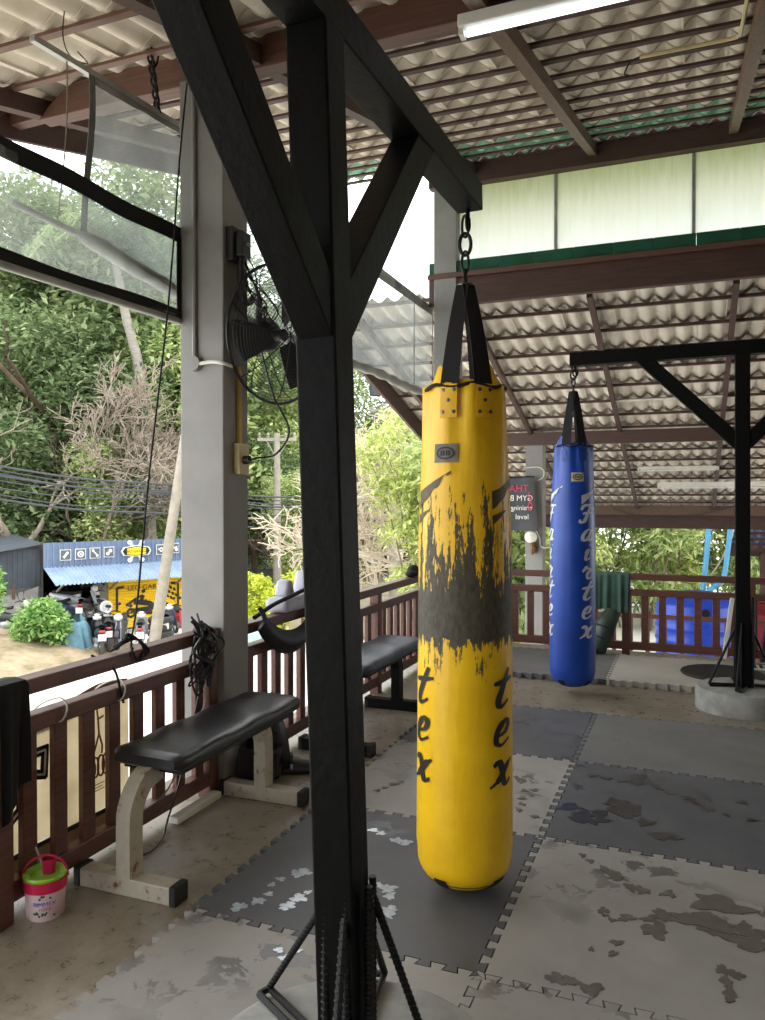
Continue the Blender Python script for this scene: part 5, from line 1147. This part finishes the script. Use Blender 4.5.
# awning
za = sz(68, 585, 1.1)[1]; n = 46; mb = MB()
for k in range(n):
    a = sL + (sR - sL) * k / n; w_ = (sR - sL) / n
    for (u0, u1, d0, d1) in ((0, .5, 0, 0), (.5, .7, 0, .035), (.7, .85, .035, .035), (.85, 1, .035, 0)):
        mb.add([LS(a + w_ * u0, .05, zB + .02 + d0), LS(a + w_ * u1, .05, zB + .02 + d1), LS(a + w_ * u1, 1.15, za + d1), LS(a + w_ * u0, 1.15, za + d0)], [(0, 1, 2, 3)])
mb.build('awning', 'awning_blue', root)
for s_ in (sL + .35, sL + 2.0, sL + 4.2): MB().bar(LS(s_, .0, zB - .75), LS(s_, .9, za + .06), .05, .05).build('awning_strut', 'pole_concrete', root)
# side wall parts under the awning
s1, z1 = sz(108, 600); s2 = sR
MB().add([LS(s1 - .45, .0, -2.75), LS(s1, .0, -2.75), LS(s1, .0, zB), LS(s1 - .45, .0, zB)], [(0, 1, 2, 3)]).build('wall_panel', 'shop_wall', root)
sh = MB(); k = 0; z = -2.7
while z < zB - .12:
    sh.add([LS(s1, .01, z), LS(s2, .01, z), LS(s2, .035, z + .035), LS(s1, .035, z + .035), LS(s2, .035, z + .06), LS(s1, .035, z + .06), LS(s2, .01, z + .085), LS(s1, .01, z + .085)], [(0, 1, 2, 3), (3, 2, 4, 5), (5, 4, 6, 7)]); z += .085
shutter = sh.build('shutter', 'shop_yellow', root)
# painted writing and motorbike drawing on the shutter
mb = MB(); p = fac(149, 587, .05); text_on(mb, 'LEO GARAGE', .215, p, e1, ez, 0, 'CENTER', 1.12); mb.build('lettering', 'ink_black', shutter)
mb = MB()
def ln(a, b, w_): mb.bar(fac(*a, .045), fac(*b, .045), .01, w_, up=e2.cross(fac(*b, .045) - fac(*a, .045)).normalized())
for a, b in (((117, 588), (117, 612)), ((117, 588), (124, 587)), ((178, 583), (178, 616)), ((171, 583), (178, 583))): ln(a, b, .07)
def disc(c, r0, r1, n=22):
    c0 = fac(*c, .045); vs = [c0 + (e1 * math.cos(2 * PI * k / n) + ez * math.sin(2 * PI * k / n)) * r_ for r_ in (r0, r1) for k in range(n)]
    mb.add(vs, [(k, (k + 1) % n, n + (k + 1) % n, n + k) for k in range(n)])
disc((165, 611), .10, .22); disc((131, 613), .08, .16)
for k in range(10):
    a = 2 * PI * k / 10; c0 = fac(165, 611, .045); q0 = c0 + (e1 * math.cos(a) + ez * math.sin(a)) * .25; mb.box(q0, (.05, .05, .05))
ln((131, 611), (160, 606), .13); ln((134, 602), (150, 603), .16); ln((139, 612), (152, 612), .14); ln((126, 606), (137, 598), .07); ln((150, 602), (162, 610), .08)
ln((142, 592), (145, 590), .10); ln((143, 595), (141, 602), .12); ln((143, 595), (133, 600), .05); ln((145, 600), (151, 607), .09)
for k in range(4):
    for j in range(4):
        if (k + j) % 2 == 0: a = fac(164 + 2.6 * k + 1.0 * j, 588 + 3.0 * j - 1.2 * k, .045); mb.add([a, a + e1 * .09 - ez * .02, a + e1 * .11 - ez * .12, a + e1 * .02 - ez * .10], [(0, 1, 2, 3)])
mb.build('painted_motorbike', 'ink_black', shutter)
# square icon plates on the fascia
for k, (px_, py_) in enumerate(((65.5, 555), (80.5, 554), (95, 553), (109, 552), (161, 549.5), (174.5, 548))):
    c = fac(px_, py_, .07); h_ = .165
    pl = MB().add([c + e1 * a + ez * b for a, b in ((-h_, -h_), (h_, -h_), (h_, h_), (-h_, h_))], [(0, 1, 2, 3)]).build('icon_plate', 'ink_white', root)
    MB().add([c + e1 * a * .88 + ez * b * .88 + e2 * .01 for a, b in ((-h_, -h_), (h_, -h_), (h_, h_), (-h_, h_))], [(0, 1, 2, 3)]).build('plate_field', 'icon_grey', pl)
    mb = MB(); c2 = c + e2 * .02
    def rg(cx_, cz_, r0, r1, n=16): mb.add([c2 + e1 * (cx_ + r_ * math.cos(2 * PI * j / n)) + ez * (cz_ + r_ * math.sin(2 * PI * j / n)) for r_ in (r0, r1) for j in range(n)], [(j, (j + 1) % n, n + (j + 1) % n, n + j) for j in range(n)])
    def br(a, b, w_): mb.bar(c2 + e1 * a[0] + ez * a[1], c2 + e1 * b[0] + ez * b[1], .006, w_, up=e2.cross(e1 * (b[0] - a[0]) + ez * (b[1] - a[1])).normalized())
    if k == 0: br((-.06, -.08), (.07, .09), .07); br((-.08, -.04), (-.03, -.1), .03)
    elif k == 1: rg(0, 0, .06, .10); rg(0, 0, .0, .03)
    elif k == 2: br((-.06, .07), (.06, -.07), .035); rg(-.065, .08, .012, .04); rg(.065, -.08, .012, .04)
    elif k == 3: rg(.035, .04, .02, .055); rg(-.045, -.045, .02, .055)
    elif k == 4: rg(0, 0, .035, .07); br((-.11, .01), (-.04, .03), .03); br((.04, .03), (.11, .0), .03)
    else: br((-.09, -.02), (.09, .04), .04); rg(-.05, .05, .01, .035); rg(.06, -.05, .01, .05)
    mb.build('pictogram', 'ink_white', pl)
c = fac(136, 551, .08)
hexa = [(-.5, 0), (-.42, .13), (0, .19), (.42, .13), (.5, 0), (.42, -.13), (0, -.17), (-.42, -.13)]
sg = MB(); sg.prism([(p[0], p[1]) for p in hexa], c, e1, ez, .03)
for (a, b) in (((-.2, -.28), (.2, .28)), ((.2, -.28), (-.2, .28))):
    d = Vector((b[0] - a[0], b[1] - a[1])); sg.bar(c + e1 * a[0] + ez * a[1] - e2 * .01, c + e1 * b[0] + ez * b[1] - e2 * .01, .02, .09, up=e2.cross(e1 * d.x + ez * d.y).normalized())
    for q_ in (a, b): sg.prism([(q_[0] + .08 * math.cos(2 * PI * k / 14), q_[1] + .07 * math.sin(2 * PI * k / 14)) for k in range(14)], c - e2 * .01, e1, ez, .02)
sgo = sg.build('shop_sign', 'ink_white', root)
MB().prism([(p[0] * .9, p[1] * .84) for p in hexa], c + e2 * (.035 if e1.cross(ez).dot(e2) > 0 else .035), e1, ez, .01 if e1.cross(ez).dot(e2) > 0 else -.01).build('sign_field', 'ink_black', sgo)
MB().prism([(p[0] * .62, p[1] * .70) for p in [(-.5, -.13), (-.5, .13), (0, .19), (.5, .13), (.5, -.13), (0, -.17)][::-1]], c + e2 * .05, e1, ez, .006).build('sign_field', 'sign_yellow', sgo)
mb = MB(); text_on(mb, 'LEO GARAGE', .13, c + e2 * .065, e1, ez, 0, 'CENTER', .95); mb.build('lettering', 'ink_black', sgo)
# left wing
root = thing('shed', 'dark corrugated lean-to shed left of the workshop', 'building', tuple(LS(sL - 2, 0, -2.75)))
s0 = sz(-40, 560, -.3)[0]; zt0 = sz(0, 556, -.3)[1]; zb0 = sz(0, 590, -.3)[1]
corr(MB(), s0, sL, zb0, zt0 + .15, -.3, .14).build('wall', 'dark_sheet', root)
MB().add([LS(s0, -.1, zt0 - .02), LS(sL + .1, -.1, zt0 + .32), LS(sL + .1, -3.5, zt0 + .5), LS(s0, -3.5, zt0 + .3)], [(0, 1, 2, 3)]).build('roof', 'dark_sheet', root)
for q_ in (s0, s0 + 1.4, sL - .1): MB().bar(LS(q_, -.3, -2.75), LS(q_, -.3, zb0 + .1), .08, .08, up=e1).build('post', 'dark_bark', root)
o = MB().sheet(lambda u, v: LS(s0 + (sL - s0 - .1) * u, -.25 + .12 * math.sin(v * 5 + u * 9) + .3 * (1 - v), -2.2 + (zb0 + 2.25) * v - .25 * math.sin(PI * u) * v), 24, 12, .01).build('tarpaulin', 'tarp_grey', smooth=True); tag(o, 'sagging grey tarpaulin hung under the dark shed', 'tarpaulin')

# motorbikes
def make_bike():
    root = thing('motorbike', 'motorbike', 'motorbike', (0, 0, 0), 0, 'motorbikes parked before the workshop')
    for wx_ in (-.60, .62):
        wh = MB().tube([(wx_ + .235 * math.cos(2 * PI * k / 28), 0, .28 + .235 * math.sin(2 * PI * k / 28)) for k in range(28)], .048, 8, True).build('wheel', 'tyre', root, smooth=True)
        mb = MB(); mb.tube([(wx_ + .185 * math.cos(2 * PI * k / 24), 0, .28 + .185 * math.sin(2 * PI * k / 24)) for k in range(24)], .014, 6, True); mb.lathe([(.01, -.06), (.05, -.05), (.05, .05), (.01, .06)], (wx_, 0, .28), 12, axis=(0, 1, 0))
        for k in range(6): mb.tube([(wx_, 0, .28), (wx_ + .18 * math.cos(PI * k / 3), 0, .28 + .18 * math.sin(PI * k / 3))], .01, 5)
        mb.build('rim', 'bike_silver', wh, smooth=True)
    MB().ball((-.02, 0, .36), (.20, .12, .14), 14, 8).bb((-.30, -.05, .30), (.18, .05, .44)).tube([(-.1, .1, .3), (-.35, .13, .27), (-.72, .14, .34)], [.02, .03, .045], 8).build('engine', 'bike_silver', root, smooth=True)
    def body(u, v):
        a = 2 * PI * u; x_ = -.80 + 1.15 * v; wv = .02 + .12 * math.sin(PI * min(1, max(0, .12 + v * .8))) ; hv = .05 + .10 * math.sin(PI * (.1 + .75 * v)); zc = .66 - .20 * v + .16 * (1 - v) ** 2 * .4
        return Vector((x_, wv * math.cos(a), zc + hv * math.sin(a)))
    MB().grid(body, 16, 14).build('body_panel', 'bike_dark', root, smooth=True)
    MB().sheet(lambda u, v: Vector((.36 + .16 * (1 - v) * 1.0 + .05 * math.cos((u - .5) * 2.4), .20 * math.sin((u - .5) * 2.4) * (1 - .2 * v), .34 + .50 * v)), 10, 8, .02).build('leg_shield', 'bike_dark', root, smooth=True)
    MB().grid(lambda u, v: Vector((-.72 + .85 * v, .12 * math.cos(2 * PI * u) * (.7 + .3 * math.sin(PI * v)), .80 + .045 * math.sin(2 * PI * u) + .03 * math.cos(v * 5))), 14, 10).build('seat', 'rubber', root, smooth=True)
    for q_ in (-.07, .07): MB().tube([(.62, q_, .28), (.50, q_, .62), (.42, q_ * .6, .88)], .02, 8).build('fork', 'bike_silver', root, smooth=True)
    MB().sheet(lambda u, v: Vector((.62 + .32 * math.cos(.5 + 1.7 * v), .06 * (u - .5) * 2, .28 + .31 * math.sin(.5 + 1.7 * v))), 4, 8, .01).build('mudguard', 'bike_dark', root, smooth=True)
    MB().tube(catmull([(.28, -.34, .98), (.38, -.2, 1.0), (.42, 0, .94), (.38, .2, 1.0), (.28, .34, .98)], 5), .014, 8).build('handlebar', 'rubber', root, smooth=True)
    MB().ball((.48, 0, .90), (.10, .12, .10), 14, 8).build('headlight', 'bike_white', root, smooth=True)
    for q_ in (-1, 1): MB().tube([(.36, .22 * q_, 1.0), (.33, .30 * q_, 1.16)], .006, 6).ball((.33, .31 * q_, 1.2), (.018, .055, .045), 10, 6).build('mirror', 'rubber', root, smooth=True)
    MB().box((-.86, 0, .55), (.012, .2, .17)).build('number_plate', 'bike_white', root); MB().ball((-.82, 0, .70), (.05, .09, .04), 10, 6).build('tail_light', 'bike_red', root, smooth=True)
    return root
bk0 = make_bike()
bl = [((99, 653), 165, 'bike_dark', 'dark motorbike just right of the blue tarp with white plate', 0), ((108, 649), 160, 'bike_dark', 'dark motorbike second from the blue tarp with white plate', 0), ((121, 647), -30, 'bike_dark', 'black scooter facing the street below yellow shutter', 0), ((141, 650), 155, 'bike_silver', 'grey motorbike with white plate beside the tyre stack', 0),
      ((168, 640), 150, 'bike_blue', 'blue-grey motorbike right of the tyre stack', 0), ((181, 636), -10, 'bike_red', 'red and white motorbike half hidden by the near pillar', 0), ((8, 640), 60, 'bike_dark', 'old dark motorbike under the shed left of round bush', 1),
      ((66, 640), 120, 'bike_blue', 'bluish wrecked motorbike heaped under the awning, nearest the bush', 1), ((78, 640), 60, 'bike_silver', 'silver wrecked motorbike heaped in the middle under awning', 1), ((90, 640), 140, 'bike_dark', 'dark wrecked motorbike heaped at the shop wall panel', 1)]
for k, ((px_, py_), rz_, m, lab, far) in enumerate(bl):
    p = at(px_, py_, z=-2.74)
    if far:
        if k == 6: p = at(px_, 640, Z=21.2)
        else: p = fac(px_, 630, .35 + .15 * (k % 2))
        p.z = -2.74 + (.35 if k in (7, 9) else .55 if k == 8 else .4)
    b_ = bk0 if k == 0 else copy_tree(bk0)
    b_.location = p; b_.rotation_euler = (0, 0, R(rz_) + math.atan2(e2.y, e2.x)); b_['label'] = lab
    for c in kids(b_):
        if c.name.startswith(('body_panel', 'leg_shield', 'mudguard')) and m != 'bike_dark':
            c.material_slots[0].link = 'OBJECT'; c.material_slots[0].material = M[m]
# junk heap behind: raised shelf with parts
p = fac(80, 606, .2)
for k, px_ in enumerate((62, 72, 82, 92)):
    c = fac(px_, 608 - 3 * (k % 2), .25); o = MB().tube([c + (e1 * math.cos(2 * PI * j / 24) + ez * math.sin(2 * PI * j / 24)) * .2 for j in range(24)], .05, 8, True).build('tyre', 'tyre', smooth=True); tag(o, 'old motorbike tyre hung under the awning, %s' % ('nearest the bush', 'second from the bush', 'third from the bush', 'nearest the wall panel')[k], 'tyre', 'tyres under the awning')
# blue tarp over a bike
p = at(80, 653, z=-2.74)
def tarp(u, v):
    a = 2 * PI * u; k = v; rr = .52 * (1 - .45 * k ** 2) * (1 + .07 * math.sin(9 * a) + .04 * math.sin(14 * a + 1))
    return Vector((p.x - .25 + rr * 1.15 * math.cos(a) * (1 - .3 * k), p.y + rr * .8 * math.sin(a), -2.74 + 1.02 * math.sin(k * PI / 2) - .18 * (math.cos(a) > .2) * k))
o = MB().grid(tarp, 48, 14).build('tarp_cover', 'tarp_blue', smooth=True); tag(o, 'blue-green tarp draped over a motorbike by the dry bank', 'tarpaulin')
# tyre stack
for k in range(4):
    c = at(152, 645, z=-2.74) + Vector((.1, .25, 0)); o = MB().tube([(c.x + .02 * (k % 2) + .27 * math.cos(2 * PI * j / 28), c.y + .27 * math.sin(2 * PI * j / 28), -2.64 + .2 * k) for j in range(28)], .1, 10, True).build('tyre', 'tyre', smooth=True)
    tag(o, 'grey tyre %s of the stack at the leaning pole' % ('lowest', 'second from bottom', 'third from bottom', 'topmost')[k], 'tyre', 'stacked tyres at the leaning pole')
c = at(106, 607, Z=23.6); o = thing('round_sign', 'round pale disc sign on a stand by yellow shutter', 'sign', (c.x, c.y, -2.75)); MB().lathe([(.01, -.02), (.19, -.02), (.2, 0), (.19, .02), (.01, .02)], c, 28, axis=e2).build('disc', 'bike_white', o, smooth=True); MB().tube([(c.x, c.y, -2.75), (c.x, c.y, c.z - .19)], .025, 8).build('stand', 'bike_silver', o); MB().lathe([(.01, .021), (.13, .021), (.13, .024), (.01, .024)], c, 24, axis=e2).build('printed_disc', 'grey_pad', o, smooth=True)
c = fac(104, 626, .5); o = MB().box(c + Vector((0, 0, -.2)), (.5, .5, .6), Matrix.Rotation(.48, 3, 'Z')).build('crate', 'shop_yellow', bevel=.03); tag(o, 'yellow crate behind the parked bikes at the shutter', 'crate')

# ---------------------------------------------------------------- poles, cables and street sign
GC = 'overhead power cables'
p0 = at(152, 648, Z=20.8); p1 = at(186, 430, Z=20.8); p0.z = -2.8
o = MB().tube([p0, p1, p1 + (p1 - p0) * .4], [.16, .12, .10], 12).build('utility_pole', 'pole_concrete', smooth=True); tag(o, 'leaning weathered concrete utility pole before the workshop', 'pole')
def upole(label, px_, ptop, Z_, arm, insul=False):
    t = at(px_, ptop, Z=Z_); o = thing('utility_pole', label, 'pole', (t.x, t.y, -2.75)); MB().tube([(t.x, t.y, -2.8), t], [.17, .11], 12).build('shaft', 'pole_concrete', o, smooth=True)
    MB().bar(t + RT * -arm - Vector((0, 0, .25)), t + RT * arm - Vector((0, 0, .25)), .1, .12).build('crossarm', 'pole_concrete', o)
    for q_ in (-1, 1): MB().bar(t + RT * arm * .55 * q_ - Vector((0, 0, .28)), t - Vector((0, 0, 1.0)), .04, .04).build('arm_strut', 'pole_concrete', o)
    for q_ in (-.9, -.45, .45, .9): MB().lathe([(.01, 0), (.05, .02), (.03, .08), (.06, .12), (.03, .2), (.01, .21)], t + RT * arm * q_ - Vector((0, 0, .19)), 10).build('insulator', 'pole_concrete', o, smooth=True)
    if insul:
        for q_ in (-.75, .75): MB().lathe([(.05, 0), (.22, .02), (.22, .55), (.12, .66), (.02, .68)], t + RT * arm * q_ + Vector((0, 0, .3)), 12).build('transformer', 'cable', o, smooth=True)
    return t
tA_ = upole('upright concrete utility pole with crossarm seen under the fan', 277, 433, 30, .75); tB_ = upole('far utility pole with transformers near the lower roof edge', 393, 404, 30, .9, True)
rnd = random.Random(2)
for k, (ya, yb_2) in enumerate(((463, 486), (467, 489), (470, 492), (473, 494), (478, 496), (492, 508), (497, 515), (486, 500))):
    a = at(-30, ya - 2, Z=21.5); b = at(182, yb_2, Z=20.9); c = at(330, yb_2 + 8 + k, Z=29)
    m1 = (a + b) / 2 - Vector((0, 0, .12 + .03 * (k % 3))); m2 = (b + c) / 2 - Vector((0, 0, .2))
    o = MB().tube(catmull([a, m1, b, m2, c], 6), .018 + .012 * (k % 3 == 0), 6).build('power_cable', 'cable', smooth=True); tag(o, 'dark overhead power cable in the bundle before the trees', 'cable', GC)
for k in range(3):
    a = tB_ + RT * (-.8 + .8 * k) + Vector((0, 0, .1)); b = at(300, 412 + 4 * k, Z=30); o = MB().tube(catmull([at(470, 418 + 4 * k, Z=34), a, (a + b) / 2 - Vector((0, 0, .3)), b], 6), .016, 5).build('power_cable', 'cable', smooth=True); tag(o, 'thin power line crossing the far transformer pole', 'cable', 'thin power lines at the far pole')
c = at(251, 582, Z=24); o = thing('street_sign', 'blue road sign on a post beside the golden shrub', 'sign', (c.x, c.y, -2.75)); MB().bb((c.x - .13, c.y - .015, c.z - .25), (c.x + .12, c.y + .015, c.z + .25)).build('plate', 'sign_blue', o, bevel=.004); MB().tube([(c.x, c.y + .03, -2.75), (c.x, c.y + .03, c.z)], .03, 8).build('post', 'bike_silver', o); MB().bb((c.x - .05, c.y - .022, c.z - .2), (c.x + .07, c.y - .016, c.z - .1)).build('symbol', 'ink_white', o)
for k, (px_, Z_) in enumerate(((262, 17.5), (254, 18.5))):
    c = at(px_, 637, Z=Z_); o = MB().ball((c.x, c.y, c.z), (.24, .24, .26), 18, 10).build('plastic_bag', 'green_tile', smooth=True); tag(o, 'green plastic bag of goods on the roadside, %s' % ('larger front one', 'behind the front one')[k], 'bag')
c = at(255, 556, Z=42)
root = thing('house', 'low pale-roofed house far behind the golden shrubs', 'building', tuple(at(275, 600, Z=40)))
a = at(235, 566, Z=40); b = at(335, 566, Z=40)
MB().add([Vector((a.x, a.y, -2.75)), Vector((b.x, b.y, -2.75)), b, a, Vector((a.x, a.y + 5, -2.75)), Vector((b.x, b.y + 5, -2.75)), b + Vector((0, 5, 0)), a + Vector((0, 5, 0))], [(0, 1, 2, 3), (5, 4, 7, 6), (0, 3, 7, 4), (1, 5, 6, 2)]).build('wall', 'far_wall', root)
MB().add([a + Vector((-.5, -.6, -.1)), b + Vector((.5, -.6, -.1)), b + Vector((.5, 2.5, 1.1)), a + Vector((-.5, 2.5, 1.1)), b + Vector((.5, 5.6, -.1)), a + Vector((-.5, 5.6, -.1))], [(0, 1, 2, 3), (3, 2, 4, 5), (0, 3, 5), (1, 4, 2)]).build('roof', 'bike_white', root)
